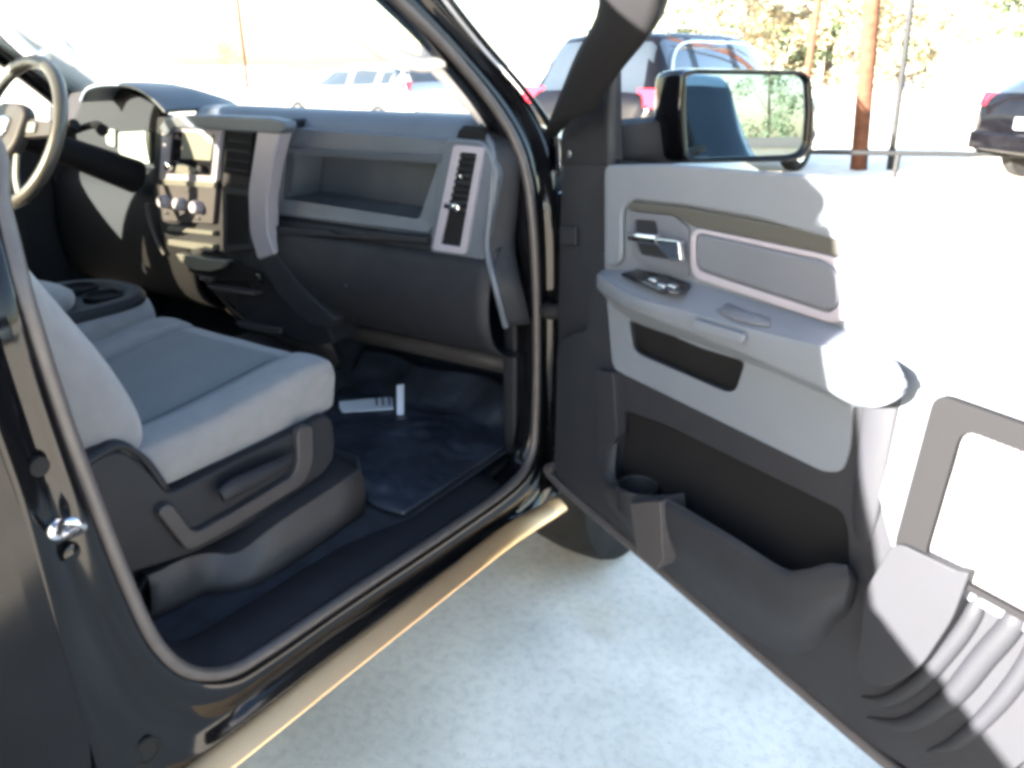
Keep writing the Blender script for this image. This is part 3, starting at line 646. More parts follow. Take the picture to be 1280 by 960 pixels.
slab('trim_strip', [D(785,252,.032), D(856,259,.032), D(1018,289,.032), W(1.12, 1.26, .032), W(1.12, 1.245, .032), D(1050,321,.032), D(863,282,.032), D(844,270,.032), D(785,263,.032)], DN*-.008, 'taupe', door, r=.004, bevel=.003)
slab('insert_rim', [D(862,283,.030), D(1040,320,.030), W(.93, 1.225, .030), W(1.0, 1.20, .030), W(1.0, 1.13, .030), D(1062,398,.030), D(1040,405,.030), D(862,346,.030)], DN*-.006, 'silver', door, r=.03, bevel=.002,
     holes=[DS([(868,290),(1032,326),(1050,342),(1050,380),(1036,392),(868,337)], .030)], hr=.02)
slab('insert_pad', DS([(869,291),(1031,327),(1048,343),(1048,379),(1035,390),(869,336)], .034), DN*-.010, 'padgrey', door, r=.018, bevel=.008, seg=4)
slab('handle_bezel', DS([(787,264),(842,270),(860,285),(860,347),(812,335),(790,322)], .030), DN*-.006, 'padgrey', door, r=.008, bevel=.003, holes=[DS([(793,274),(820,276),(824,300),(838,325),(800,318),(793,300)], .030)], hr=.006)
hb = DS([(789,270),(824,273),(844,328),(797,320)], .0245)
slab('handle_recess', hb, DN*.0012, 'dark', door, bevel=0)
tube('handle_lever', [D(788,296,.040), D(800,297,.045), D(822,300,.050)], [.009, .009, .010], 'chrome', door, sides=12, flat=(DN, .7))
slab('handle_paddle', DS([(819,298),(848,301),(851,327),(838,326),(822,309)], .056), DN*-.012, 'chrome', door, r=.006, bevel=.004)
def dpl(pts, ds): return [D(a_, b_, d) for (a_, b_), d in zip(pts, ds)]
aA = [(752,338),(785,337),(860,350),(960,379),(1040,403),(1085,426),(1108,440),(1122,452)]
aB = [(748,344),(788,371),(858,391),(930,411),(985,424),(1060,442),(1105,462),(1134,478)]
aC = [(748,362),(785,385),(863,416),(926,441),(1000,473),(1060,500),(1098,509),(1130,492)]
aD = [(760,374),(790,401),(866,428),(928,451),(1000,480),(1062,506),(1082,508),(1108,498)]
dB = [.05, .080, .082, .082, .082, .082, .076, .058]
cvs = [dpl(aA, [.022]*8), dpl([((a[0]+b[0])/2, (a[1]+b[1])/2) for a, b in zip(aA, aB)], [.04]+[.056]*7), dpl([(b[0]*.88+a[0]*.12, b[1]*.88+a[1]*.12) for a, b in zip(aA, aB)], [d*.93 for d in dB]), dpl([(b[0], b[1]-1) for b in aB], [d*.985 for d in dB]), dpl([(b[0], b[1]+7) for b in aB], dB), dpl([((a[0]+b[0])/2, (a[1]+b[1])/2) for a, b in zip(aB, aC)], [d-.001 for d in dB]), dpl([(c[0]*.85+b[0]*.15, c[1]*.85+b[1]*.15) for b, c in zip(aB, aC)], [d-.004 for d in dB]), dpl(aC, [d-.010 for d in dB]), dpl(aD, [.022]*8)]
cvs = [[c[0]-DU*.0-DN*0+ (D(752, 352, .022)-c[0])*.9] + c + [c[-1]+(D(1118, 478, .022)-c[-1])*.92] for c in cvs]
loft('armrest', cvs, 'grey', door, per=4, cper=3, ang=75)
loft('switch_panel', [dpl([(777,345),(798,339),(835,347),(863,358)], [.047, .036, .036, .040]), dpl([(792,352),(806,357),(826,367),(848,369)], [.068, .073, .080, .078])], 'gloss', door, thick=-.005)
for px, py, dd in ((818, 351, .057), (829, 358, .064), (842, 359, .060), (802, 349, .056)):
    c_ = D(px, py, dd+.003); box('window_switch', c_-V((.009, .007, .002)), c_+V((.009, .007, .005)), 'steel' if px != 802 else 'dark2', door, bevel=.003, rot=Matrix.Rotation(math.radians(-26), 3, 'Z'))
loft('pull_cup', [dpl([(884,379),(900,371),(940,384),(965,394)], [.047, .03, .03, .036]), dpl([(900,393),(915,400),(940,406),(962,409)], [.070, .076, .076, .070])], 'padgrey', door, thick=-.004)
slab('pull_badge', DS([(866,399),(930,418),(926,430),(866,412)], .094), DN*-.01, 'grey', door, r=.008, bevel=.003)
# lower pocket: lip, bulging wall, bottle holder and post
li = [(773,545),(771,598),(798,621),(826,621),(845,629),(920,674),(985,714),(1008,712),(1034,704),(1058,706)]
lo = [(761,550),(753,596),(768,612),(790,631),(828,636),(872,658),(922,697),(972,735),(1005,742),(1062,728)]
bo = [(752,585),(756,620),(772,648),(795,678),(830,712),(880,757),(930,795),(975,817),(1015,815),(1050,775)]
mdl = [((a[0]*.55+b[0]*.45), (a[1]*.55+b[1]*.45)) for a, b in zip(lo, bo)]
dl = [.03, .055, .075, .078, .078, .078, .078, .078, .074, .066]
loft('door_pocket', [[p-UP*.05-DN*.002 for p in dpl(li, [d-.012 for d in dl])], dpl(li, [d-.012 for d in dl]), dpl([((a[0]+b[0])/2, (a[1]+b[1])/2-1) for a, b in zip(li, lo)], [d-.003 for d in dl]), dpl(lo, dl), dpl(mdl, [d*.85+.003 for d in dl]), dpl(bo, [.016]*10)], 'dark', door, per=4, cper=3, ang=60)
loft('pocket_end', [dpl([li[-1], lo[-1], mdl[-1], bo[-1]], [.054, .066, .059, .016]), dpl([(1064, 712), (1070, 726), (1066, 748), (1056, 776)], [.03, .034, .03, .014]), dpl([(1068, 712), (1074, 726), (1070, 750), (1060, 778)], [.012]*4)], 'dark', door, per=3, cper=3)
lathe('bottle_holder', D(797, 607, .045), UP, [(.034, -.05), (.036, 0), (.039, .003), (.041, 0), (.039, -.05)], 'dark2', door)
slab('pocket_post', DS([(787,629),(825,626),(829,700),(820,712),(796,690)], .088), DN*-.06, 'warm', door, r=.006, bevel=.008)
slab('front_facet', DS([(744,462),(766,466),(771,545),(760,560),(752,585),(748,560)], .040), DN*-.025, 'dark', door, r=.01, bevel=.01)
# front corner grip swell in the dark trim
tube('trim_swell', dpl([(1104,478),(1096,540),(1083,630),(1074,705)], [.025, .024, .020, .010]), [.030, .026, .022, .012], 'dark', door, flat=(DN, .25), sides=18)
# speaker and ribs at the rear end of the door
slab('speaker_frame', WS([(.900, .880), (1.15, .880), (1.15, 1.118), (.912, 1.118)], .024), DN*.014, 'blk', door, r=.02, bevel=.005, holes=[WS([(.945, .890), (1.14, .890), (1.14, 1.085), (.955, 1.085)], .024)], hr=.02)
slab('speaker_grille', WS([(.93, .885), (1.145, .885), (1.145, 1.10), (.94, 1.10)], .0245), DN*.004, 'speaker', door, bevel=0)
slab('lower_block', DS([(1117,676),(1196,714),(1212,716),(1190,775),(1152,832),(1117,856),(1090,858),(1070,838),(1080,740)], .046), DN*-.03, 'dark', door, r=.02, bevel=.008)
for q, rr_ in (([(1234,724),(1216,770),(1186,812),(1148,853),(1108,876),(1078,872)], [.002,.012,.013,.013,.012,.010,.003]), ([(1290,735),(1266,780),(1232,820),(1184,876),(1132,905),(1085,898)], [.002,.015,.016,.016,.014,.010,.003]), ([(1330,700),(1300,800),(1256,870),(1200,925),(1160,940)], [.012,.012,.012,.010,.003])):
    tube('trim_rib', DS(q, .018), rr_, 'dark', door, sides=12, flat=(DN, .9))
tube('door_seal', WS([(.012, .60), (.02, .567), (.5, .540), (.93, .515), (1.04, .527), (1.12, .60), (1.165, .72), (1.185, .95), (1.188, 1.30)], .006), .011, 'seal', door, sides=10)
# front flange details: wiring boot and hinges
tube('wiring_boot', [W(-.0, .98, -.05), W(-.03, .975, .0), W(-.07, .97, -.02)], .018, 'rubber', door)
for zz in (.70, 1.16):
    box('hinge', W(-.05, zz-.03, -.05)-V((.02, .02, 0)), W(-.05, zz+.03, -.05)+V((.03, .02, 0)), 'jamb', door, bevel=.004, rot=Matrix.Rotation(-.5, 3, 'Z'))
slab('flange_latch_plate', DS([(702,283),(722,283),(722,306),(702,306)], .002), DN*.006, 'dark', door, bevel=.002)
lathe('flange_screw', D(713, 193, .002), DN, [(.008, 0), (.008, .003), (0, .004)], 'steel', door)
# window frame with tumblehome
def Wt(u, z, o=-.03): return W(u, z, o+.36*max(0, z-1.25))
def Dt(px, py, o=-.03):
    p = D(px, py, 0)
    for _ in range(10): p = D(px, py, o+.36*max(0, p.z-1.25))
    return p
fo = [Dt(696, 172), Dt(734, 80), Dt(769, 0), Wt(.30, 1.73), Wt(.42, 1.83), Wt(.62, 1.87), Wt(1.10, 1.875), Wt(1.20, 1.82), Wt(1.225, 1.55), Wt(1.215, 1.27)]
fi = [Dt(754, 118), Dt(780, 84), Dt(836, 0), Wt(.40, 1.70), Wt(.50, 1.775), Wt(.66, 1.81), Wt(1.05, 1.815), Wt(1.12, 1.77), Wt(1.145, 1.55), Wt(1.135, 1.27)]
loft('window_frame', [fo, [(p+q)/2+DN*.012 for p, q in zip(fo, fi)], fi], 'blk', door, per=5, cper=3, thick=.03)
tube('frame_channel', [(p*.45+q*.55)+DN*.012 for p, q in zip(fo[:7], fi[:7])], .007, 'dark', door, per=5, sides=8)
slab('mirror_sail', [D(700,166,.0), D(741,92,.0), D(752,78,.0), D(762,78,.0), D(764,208,.0), D(700,208,.0)], DN*-.03, 'dark2', door, r=.008, bevel=.006)
tube('window_channel', [D(764,86,.0), D(763,130,.0), D(764,206,-.0)], .011, 'dark', door, per=2)
tube('belt_seal', WS([(.17, 1.318), (.60, 1.328), (1.19, 1.345)], -.015), .012, 'rubber', door, per=3)

# ---- wing mirror
wm = bpy.data.objects.new('wing_mirror', None); COL.objects.link(wm); wm.parent = T; wm.matrix_parent_inverse = Matrix.Translation(T.location).inverted()
MC = D(932, 142, -.22); ma = math.radians(-52); MN = V((math.cos(ma), math.sin(ma), .045)).normalized(); 
def MP(px, py, o=0):
    r = ray(px, py); return CAM+r*(((MC-CAM).dot(MN)+o)/r.dot(MN))
ro = [(852,90),(866,86),(1003,88),(1014,98),(1017,140),(1014,182),(1006,196),(990,202),(862,204),(852,196),(848,140)]
gi = [(858,96),(868,92),(998,94),(1006,101),(1008,140),(1005,180),(999,190),(986,194),(870,198),(860,191),(857,140)]
ring = rnd([MP(*p) for p in ro], .012); gin = rnd([MP(*p) for p in gi], .012)
cen = sum(ring, V())/len(ring)
def sc_(f, o, sh=V()): return [cen+(p-cen)*f-MN*o+sh for p in ring]
LFT = V((-.788, -.616, 0))
loft('mirror_housing', [[p-MN*.018 for p in gin], gin, [p+MN*.004 for p in sc_(.985, 0)], sc_(1.0, .006), sc_(1.03, .035, LFT*.012), sc_(.98, .075, LFT*.03), sc_(.80, .11, LFT*.04), sc_(.4, .13, LFT*.04)], 'paint', wm, cclosed=True, caps=False, cper=3, ang=50)
slab('mirror_glass', [p-MN*.006 for p in rnd([MP(*p) for p in gi], .012)], -MN*.004, 'mirror', wm, bevel=0)
slab('mirror_back', [p-MN*.014 for p in gin], -MN*.002, 'blk', wm, bevel=0)
loft('mirror_arm', [[D(762,158,-.03), MP(850,150,-.05)], [D(762,152,-.06), MP(850,146,-.09)], [D(762,204,-.09), MP(850,196,-.09)], [D(762,206,-.03), MP(850,200,-.05)], [D(762,158,-.03), MP(850,150,-.05)]], 'dark2', wm, per=3, cper=3, ang=60)

# ---- pale brochure on the floor
bro = thing('paper_sheet', 'white striped paper tag lying on the floor in front of the grey seat', 'paper', absolute=True)
b0 = [Z(424,503,.60), Z(490,497,.60), Z(492,512,.60), Z(425,516,.60)]
slab('sheet', b0, V((0, 0, .003)), 'white', bro, bevel=0)
slab('side_flap', [Z(496,482,.66), Z(503,481,.66), Z(503,520,.60), Z(496,520,.60)], V((0, .006, 0)), 'white', bro, bevel=0)
for k in range(3):
    q = [(469+8*k,497),(471+8*k,497),(472+8*k,507),(470+8*k,507)]
    slab('stripe', [Z(a_, b_, .604) for a_, b_ in q], V((0, 0, .002)), 'matrub', bro, bevel=0)

# ================================================================== GROUND, SURROUNDINGS
def concrete():
    m, nt, b = newmat('concrete_ground'); L = nt.links.new
    tc = nt.nodes.new('ShaderNodeTexCoord')
    def nz(s, d=8, dist=0):
        n = nt.nodes.new('ShaderNodeTexNoise'); n.inputs['Scale'].default_value = s; n.inputs['Detail'].default_value = d; n.inputs['Distortion'].default_value = dist; L(tc.outputs['Object'], n.inputs['Vector']); return n
    a = nz(3.5, 8, .3); c = nz(40, 6); r1 = nt.nodes.new('ShaderNodeValToRGB')
    r1.color_ramp.elements[0].position = .35; r1.color_ramp.elements[0].color = (.66, .61, .52, 1); r1.color_ramp.elements[1].position = .68; r1.color_ramp.elements[1].color = (.84, .77, .655, 1)
    L(a.outputs['Fac'], r1.inputs['Fac'])
    mx = nt.nodes.new('ShaderNodeMix'); mx.data_type = 'RGBA'; mx.blend_type = 'MULTIPLY'; mx.inputs['Factor'].default_value = .5
    r2 = nt.nodes.new('ShaderNodeValToRGB'); r2.color_ramp.elements[0].position = .3; r2.color_ramp.elements[0].color = (.7, .7, .7, 1); r2.color_ramp.elements[1].position = .55
    sp = nz(160, 3); r4 = nt.nodes.new('ShaderNodeValToRGB'); r4.color_ramp.elements[0].position = .30; r4.color_ramp.elements[0].color = (.45, .42, .40, 1); r4.color_ramp.elements[1].position = .38
    L(sp.outputs['Fac'], r4.inputs['Fac'])
    L(c.outputs['Fac'], r2.inputs['Fac']); L(r1.outputs['Color'], mx.inputs['A']); L(r2.outputs['Color'], mx.inputs['B'])
    st = nz(1.7, 3, .6); r3 = nt.nodes.new('ShaderNodeValToRGB'); r3.color_ramp.elements[0].position = .62; r3.color_ramp.elements[0].color = (1, 1, 1, 1); r3.color_ramp.elements[1].position = .72; r3.color_ramp.elements[1].color = (.86, .80, .72, 1)
    L(st.outputs['Fac'], r3.inputs['Fac'])
    m2 = nt.nodes.new('ShaderNodeMix'); m2.data_type = 'RGBA'; m2.blend_type = 'MULTIPLY'; m2.inputs['Factor'].default_value = 1
    m3 = nt.nodes.new('ShaderNodeMix'); m3.data_type = 'RGBA'; m3.blend_type = 'MULTIPLY'; m3.inputs['Factor'].default_value = .6; L(mx.outputs['Result'], m3.inputs['A']); L(r4.outputs['Color'], m3.inputs['B'])
    L(m3.outputs['Result'], m2.inputs['A']); L(r3.outputs['Color'], m2.inputs['B']); L(m2.outputs['Result'], b.inputs['Base Color'])
    b.inputs['Roughness'].default_value = .85
    bp = nt.nodes.new('ShaderNodeBump'); bp.inputs['Strength'].default_value = .4; bp.inputs['Distance'].default_value = .004; L(c.outputs['Fac'], bp.inputs['Height']); L(bp.outputs['Normal'], b.inputs['Normal'])
    return m
bm = bmesh.new(); bmesh.ops.create_grid(bm, x_segments=4, y_segments=4, size=600)
tag(finish(bm, 'ground', concrete(), smooth=False), kind='structure')

def leafmat(name, c1, c2):
    m, nt, b = newmat(name); L = nt.links.new
    tc = nt.nodes.new('ShaderNodeTexCoord'); n = nt.nodes.new('ShaderNodeTexNoise'); n.inputs['Scale'].default_value = 1.2; n.inputs['Detail'].default_value = 5
    L(tc.outputs['Object'], n.inputs['Vector']); r = nt.nodes.new('ShaderNodeValToRGB')
    r.color_ramp.elements[0].position = .4; r.color_ramp.elements[0].color = (*c1, 1); r.color_ramp.elements[1].position = .62; r.color_ramp.elements[1].color = (*c2, 1)
    L(n.outputs['Fac'], r.inputs['Fac']); L(r.outputs['Color'], b.inputs['Base Color']); b.inputs['Roughness'].default_value = .8
    return m
M['leafg'] = leafmat('green_leaves', (.07, .10, .045), (.14, .18, .09)); M['leafo'] = leafmat('autumn_leaves', (.20, .17, .10), (.34, .29, .18)); M['bark'] = mat('bark', (.11, .08, .06), .9, noise=.3, bump=1, bscale=20)
def tree(x, y, h, label, leaf='leafg', n=2600, w=.32, group='trees behind the car lot', sparse=1.0):
    t = thing('tree', label, 'tree', (x, y, 0), random.uniform(0, 6), group)
    rnd_ = random.Random(int(x*13+y*7))
    pts = [V((0, 0, 0)), V((rnd_.uniform(-.2, .2), rnd_.uniform(-.2, .2), h*.35)), V((rnd_.uniform(-.4, .4), rnd_.uniform(-.4, .4), h*.85))]
    trk = tube('trunk', pts, [h*.024, h*.016, h*.004], 'bark', t, per=4, sides=8)
    bm = bmesh.new(); cl = []
    for i in range(34):
        a = rnd_.uniform(0, 6.28); zz = rnd_.uniform(.07, .95); rr = w*h*math.sin(min(1, (1.05-zz)/.6)*1.57)*math.sqrt(rnd_.random())
        cl.append((V((math.cos(a)*rr, math.sin(a)*rr, zz*h)), rnd_.uniform(.06, .13)*h))
    for c, r in cl[:10]:
        base = V((0, 0, c.z*.6)); 
        tube('limb', [base, (base+c)/2+V((0, 0, .1)), c], [h*.008, h*.005, h*.002], 'bark', trk, per=3, sides=5)
    for i in range(int(n*sparse)):
        c, r = rnd_.choice(cl)
        d = V((rnd_.gauss(0, 1), rnd_.gauss(0, 1), rnd_.gauss(0, .8))).normalized()*r*rnd_.uniform(.3, 1.1)
        p = c+d; s = h*rnd_.uniform(.008, .018); a = V((rnd_.gauss(0, 1), rnd_.gauss(0, 1), rnd_.gauss(0, 1))).normalized(); b = a.orthogonal().normalized()
        bm.faces.new([bm.verts.new(p+a*s), bm.verts.new(p+b*s), bm.verts.new(p-a*s), bm.verts.new(p-b*s)])
    me = bpy.data.meshes.new('crown'); bm.to_mesh(me); bm.free(); link('crown', me, leaf, t)
    return t
def G(px, dist, z=0):
    """ground point seen at a picture column, at a horizontal distance from the camera"""
    r = ray(px, 80); r = V((r.x, r.y, 0)).normalized(); p = CAM+r*dist; return p.x, p.y
tl_ = [(845,52,8.5,'leafg','full green tree at the left end of the tree line'),
 (880,60,9,'leafo','tawny tree just right of the green one over the black sport utility roof'),(925,55,7.0,'leafo','low tawny tree straight above the wing mirror'),(965,62,8.5,'leafo','yellow-brown tree between the wing mirror and the far thin pole'),
 (1000,70,14,'leafg','tall dark green tree behind the far thin pole, its top cut off'),(1035,72,15,'leafg','tallest green tree, left of the brown utility pole'),(1062,54,7.5,'leafo','brown bare-looking tree touching the left side of the brown utility pole'),
 (1110,58,7,'leafo','low pale brown tree between the brown pole and the steel pole'),(1160,60,6,'leafo','low brown scrub tree right of the steel pole'),(1212,48,7.6,'leafg','round green tree standing alone toward the right edge'),(1262,62,6.5,'leafo','brown tree at the right edge behind the white shed')]
for px, d, h, lf, lab in tl_:
    x, y = G(px, d); tree(x, y, h, lab, lf, n=4200, w=.42)
x, y = G(283, 55); tree(x, y, 3.0, 'small round green bush seen far off through the windscreen', 'leafg', n=900, group='bushes seen through the windscreen')
x, y = G(120, 60); tree(x, y, 2.6, 'small green bush above the driver side dash, left of the round bush', 'leafg', n=900, group='bushes seen through the windscreen')
# behind the camera: seen only in the door mirror and in reflections
for k, (x, y, h, lf) in enumerate([(58, -25, 7, 'leafg'), (60, -33, 9, 'leafg'), (60, -42, 6, 'leafo')]):
    tree(x, y, h, ['shorter green tree behind the photographer, beside the taller green one', 'taller green tree behind the photographer, between the other two trees', 'low brown tree standing behind the photographer'][k], lf, n=1500, group='trees behind the photographer')

# poles and rail
def pole(name, base, top, r0, r1, m, label, cat, arm=None):
    t = thing(name, label, cat, base, absolute=True)
    tube('shaft', [base, (base+top)/2, top], [r0, (r0+r1)/2, r1], m, t, per=2, sides=14)
    if arm: 
        c = base.lerp(top, .93); tube('cross_arm', [c-V((1.1, .3, 0)), c+V((1.1, .3, 0))], .06, m, t, per=1, sides=6)
    return t
b = Z(1073, 212, 0); tp_ = Y(1090, 0, b.y); pole('utility_pole', b, b+(tp_-b)*3.2, .125, .10, 'wood', 'reddish brown wooden utility pole between mirror and right edge', 'utility pole', arm=1)
b2 = Z(1112, 212, 0); tp_ = Y(1140, 0, b2.y); pole('steel_pole', b2, b2+(tp_-b2)*2.0, .05, .04, 'galv', 'thin grey steel pole just right of the brown utility pole', 'pole')
x, y = G(1010, 34); pole('utility_pole', V((x, y, 0)), V((x+.2, y, 9)), .14, .11, 'wood', 'far thin brown utility pole in front of the green trees', 'utility pole', arm=1)
x, y = G(306, 60); pole('utility_pole', V((x, y, 0)), V((x, y, 6.2)), .13, .10, 'wood', 'faint utility pole seen through the windscreen', 'utility pole', arm=1)
fr = thing('pipe_rail', 'low grey pipe rail running along the edge of the lot', 'rail', Z(1030, 190, 0), absolute=True)
p0 = Z(1020, 190, .34); p1 = Z(1216, 193, .34); p2 = p1+(p1-p0)*1.6
tube('rail_bar', [p0-(p1-p0)*.5, p1, p2], .034, 'galv', fr, per=2)
for k in range(4):
    q = (p0-(p1-p0)*.5).lerp(p2, k/3); tube('rail_post', [V((q.x, q.y, 0)), V((q.x, q.y, .33))], .04, 'galv', fr, per=1)

# ---- parked cars
M['carglass'] = mat('dark_car_glass', (.014, .018, .022), .04, coat=1); M['redpaint'] = mat('dark_red_paint', (.10, .008, .012), .15, coat=1); M['silverpaint'] = mat('silver_paint', (.45, .46, .48), .25, metal=.6, coat=1); M['bluepaint'] = mat('blue_grey_paint', (.24, .34, .40), .15, coat=1)
def car(name, label, cat, x, y, ang, paint, sc_=1.0, low=0.0):
    t = thing(name, label, cat, (x, y, 0), math.radians(ang), 'vehicles parked on the lot'); t.scale = (sc_, sc_, sc_)
    # stations along y (0 rear .. 4.8 front): y, half width, sill z, belt z, roof z, roof half width
    rf = 1.74-low
    st_ = [(0, .80, .48, .80, .86, .74), (.05, .92, .42, 1.00, 1.05, .80), (.16, .95, .36, 1.06, 1.20, .78), (.42, .965, .30, 1.08, rf-.10, .68), (.72, .965, .28, 1.08, rf-.01, .665), (1.4, .97, .27, 1.06, rf, .67), (2.2, .97, .27, 1.03, rf-.01, .67), (2.75, .97, .27, 1.02, rf-.10, .65), (3.1, .965, .27, 1.02, 1.36-low*.4, .66), (3.52, .955, .28, 1.02, 1.08, .72), (4.2, .93, .30, .96, 1.0, .70), (4.6, .86, .34, .82, .88, .66), (4.75, .72, .42, .66, .70, .60)]
    rows = []
    for yy, w, zs, zb, zr, wr in st_:
        half = [(w*.94, zs), (w, zs+.12), (w, (zs+zb)/2), (w*.975, zb-.02), (w*.95, zb+.02), ((w*.95+wr)/2+.01, (zb+zr)/2), (wr, zr-.05), (wr-.07, zr), (wr*.5, zr+.015)]
        rows.append([V((p, yy, q)) for p, q in half]+[V((0, yy, zr+.02))]+[V((-p, yy, q)) for p, q in half[::-1]])
    def isg(c): 
        if c.y > 3.5 or c.y < .1: return False
        rz = rf-.11
        side = c.z > 1.10 and c.z < rz and abs(c.x) > .5
        pill_ = any(abs(c.y-p-(c.z-1.1)*.0) < .055 for p in (.98, 1.95))
        wsh = 2.8 < c.y < 3.45 and c.z > 1.1
        rw = c.y < .62 and 1.12 < c.z < rf-.12 and abs(c.x) < .68
        return (side and not pill_ and .45 < c.y < 3.0) or wsh or rw
    loft('body', rows, [paint, 'carglass'], t, per=0, cper=5, caps=True, ang=40, twomat=isg)
    for s_ in (1, -1):
        for yy in (.95, 3.85):
            w_ = lathe('tyre', V((s_*.87, yy, .36)), V((s_, 0, 0)), [(.2, -.08), (.34, -.09), (.36, -.05), (.36, .08), (.34, .11), (.25, .115), (.24, .08), (0, .08)], 'rubber', t)
            lathe('rim', V((s_*.87, yy, .36)), V((s_, 0, 0)), [(.24, .08), (.235, .105), (.18, .09), (.06, .11), (0, .11)], 'steel', w_)
        slab('tail_light', [V((s_*p, q, r)) for p, q, r in ((.66, .06, .98), (.93, .02, .98), (.93, .12, 1.17), (.66, .12, 1.17))], V((0, .07, 0)), 'lampred', t, r=.02, bevel=.01)
        slab('tail_light_side', [V((s_*.966, q, r)) for q, r in ((.06, .98), (.34, 1.02), (.30, 1.15), (.14, 1.17))], V((s_*.012, 0, 0)), 'lampred', t, r=.02, bevel=.004)
        slab('headlight', [V((s_*.70, 4.58, .74)), V((s_*.90, 4.30, .74)), V((s_*.90, 4.30, .90)), V((s_*.72, 4.55, .86))], V((s_*.03, .03, 0)), 'lampwhite', t, r=.02, bevel=.01)
        tube('window_trim', [V((s_*.952, .55, 1.11)), V((s_*.84, .50, 1.36)), V((s_*.745, .80, rf-.12)), V((s_*.74, 1.6, rf-.09)), V((s_*.745, 2.4, rf-.12)), V((s_*.84, 2.95, 1.35)), V((s_*.955, 3.25, 1.06))], .013, 'chrome', t, sides=6)
        if not low: tube('roof_rail', [V((s_*.60, .75, rf+.0)), V((s_*.60, .95, rf+.06)), V((s_*.60, 2.2, rf+.06)), V((s_*.60, 2.45, rf-.01))], .018, 'steel', t, sides=8)
        box('door_handle', (min(s_*.972, s_*.995), 1.35, .93), (max(s_*.972, s_*.995), 1.52, .96), paint, t, bevel=.006)
        box('side_mirror', (min(s_*.97, s_*1.16), 2.95, 1.05), (max(s_*.97, s_*1.16), 3.08, 1.20), paint, t, bevel=.03)
    box('rear_bumper', (-.88, -.06, .42), (.88, .08, .66), paint, t, bevel=.04)
    box('brake_light', (-.18, .50, rf-.075), (.18, .56, rf-.045), 'lampred', t, bevel=.006)
    box('number_plate', (-.16, -.0, .72), (.16, .03, .86), 'white', t, bevel=.003)
    return t
car('parked_suv', 'black sport utility vehicle with red tail lamp parked behind the open door', 'car', -3.0, 8.9, -9, 'paint', 1.06)
xx, yy = G(1268, 12.5)
car('parked_car', 'black car with red tail lamps cut off by the right edge of the photo', 'car', xx+.25, yy, -46, 'paint', low=.25)
xx, yy = G(600, 17)
car('parked_car', 'pale silver car parked across the lot, seen low through the windscreen', 'car', xx-1.2, yy+.3, 82, 'silverpaint', low=.25)
car('mirror_van', 'blue-grey van standing behind the photographer', 'car', 9.8, -6.15, 30, 'bluepaint', low=-.45)  # added out of view to give the mirror its blue reflection
# buildings
def shed(name, label, px, dist, w, dpt, h, roofh, wallm, roofm, rot, nw=3):
    x, y = G(px, dist); t = thing(name, label, 'building', (x, y, 0), math.radians(rot))
    box('wall', (-w/2, -dpt/2, 0), (w/2, dpt/2, h), wallm, t, bevel=.02)
    bm = bmesh.new(); o = .4
    vs = [bm.verts.new(p) for p in ((-w/2-o, -dpt/2-o, h+.01), (w/2+o, -dpt/2-o, h+.01), (w/2+o, dpt/2+o, h+.01), (-w/2-o, dpt/2+o, h+.01), (-w/2-o, 0, h+roofh), (w/2+o, 0, h+roofh))]
    for f in ((0, 1, 5, 4), (2, 3, 4, 5), (0, 4, 3), (1, 2, 5), (0, 3, 2, 1)): bm.faces.new([vs[i] for i in f])
    finish(bm, 'roof', roofm, t)
    for k in range(nw):
        wd = box('window', (-w/2+w*(k+.6)/3.4, -dpt/2-.06, h*.35), (-w/2+w*(k+.6)/3.4+1.2, -dpt/2-.01, h*.75), 'silver', t, bevel=.01)
        box('pane', (-w/2+w*(k+.6)/3.4+.1, -dpt/2-.075, h*.35+.1), (-w/2+w*(k+.6)/3.4+1.1, -dpt/2-.062, h*.75-.1), 'carglass', wd, bevel=0)
    return t
M['cream_wall'] = mat('cream_siding', (.62, .58, .50), .8, noise=.1, nscale=2); M['brown_roof'] = mat('brown_shingle_roof', (.10, .075, .055), .9, noise=.3, nscale=6); M['white_wall'] = mat('white_metal_siding', (.78, .78, .76), .5, noise=.05, nscale=2)
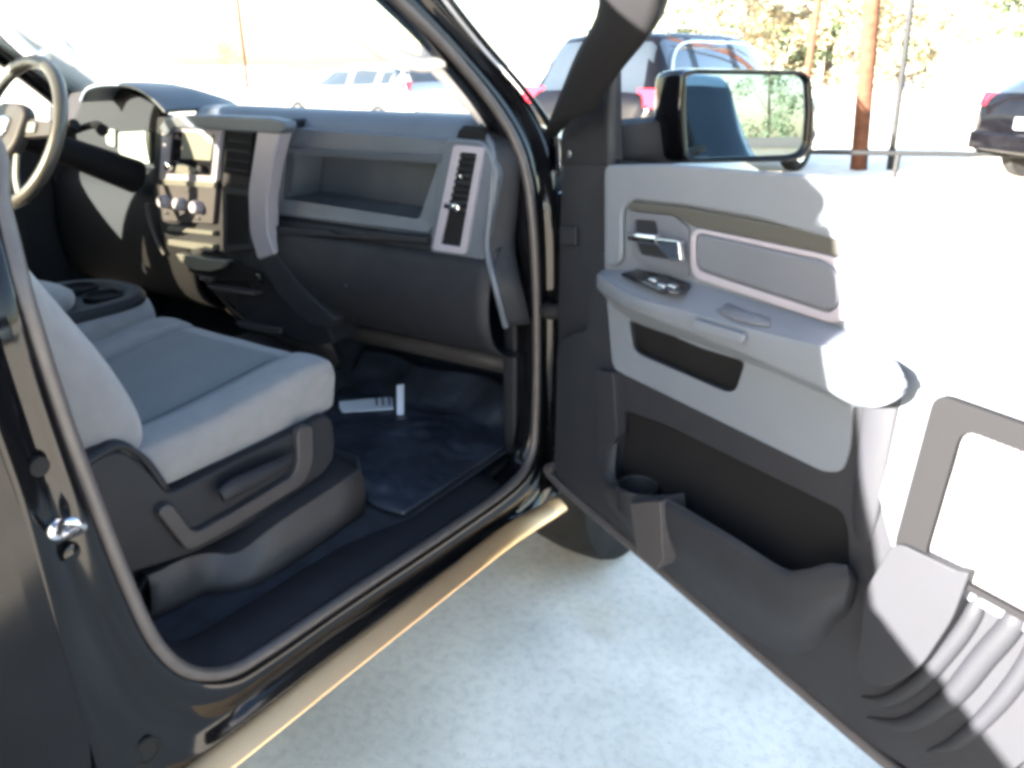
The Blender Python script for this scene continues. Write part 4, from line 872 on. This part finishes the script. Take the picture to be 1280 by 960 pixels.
shed('house', 'low cream building with brown roof seen through the windscreen beside the pillar', 490, 42, 8, 6, 1.25, .55, 'cream_wall', 'brown_roof', 10)
shed('metal_shed', 'white metal shed with pale roof behind the cars at the right edge', 1395, 40, 9, 7, 2.0, .45, 'white_wall', 'white_wall', -25, nw=0)
t_ = shed('workshop', 'low cream workshop with brown roof standing behind the photographer', 900, 5, 12, 8, 1.15, .45, 'cream_wall', 'brown_roof', 60); t_.location = (36, -17, 0)

# ================================================================== LIGHT, SKY, CAMERA
LD = V((.447, 1.0, -.295)).normalized()
el = math.asin(-LD.z); az = math.atan2(-LD.x, -LD.y)
w = bpy.data.worlds.new('World'); sc.world = w; w.use_nodes = True
nt = w.node_tree; sky = nt.nodes.new('ShaderNodeTexSky'); sky.sky_type = 'NISHITA'; sky.sun_disc = False; sky.sun_elevation = el; sky.sun_rotation = az
sky.air_density = 1.0; sky.dust_density = 1.2; sky.ozone_density = 1.0
bg = nt.nodes['Background']; nt.links.new(sky.outputs['Color'], bg.inputs['Color']); bg.inputs['Strength'].default_value = .05
sl = bpy.data.lights.new('sun', 'SUN'); sl.energy = 5.0; sl.angle = math.radians(.5); sl.color = (1, .93, .84)
so = bpy.data.objects.new('sun', sl); COL.objects.link(so); so.rotation_euler = LD.to_track_quat('-Z', 'Y').to_euler(); so.location = (0, 0, 10)
cd = bpy.data.cameras.new('camera'); cam = bpy.data.objects.new('camera', cd); COL.objects.link(cam); sc.camera = cam
cam.location = CAM; cam.rotation_euler = CF.to_track_quat('-Z', 'Y').to_euler()
cd.sensor_width = 36; cd.lens = 36*FPX/1280; cd.clip_start = .02; cd.clip_end = 2000
sc.view_settings.view_transform = 'Standard'; sc.view_settings.look = 'None'; sc.view_settings.exposure = 4.42; sc.view_settings.gamma = 1
sc.cycles.use_denoising = True; sc.cycles.max_bounces = 8; sc.cycles.transparent_max_bounces = 12; sc.cycles.sample_clamp_indirect = 8
sc.cycles.pixel_filter_type = 'GAUSSIAN'; sc.cycles.filter_width = 4.4
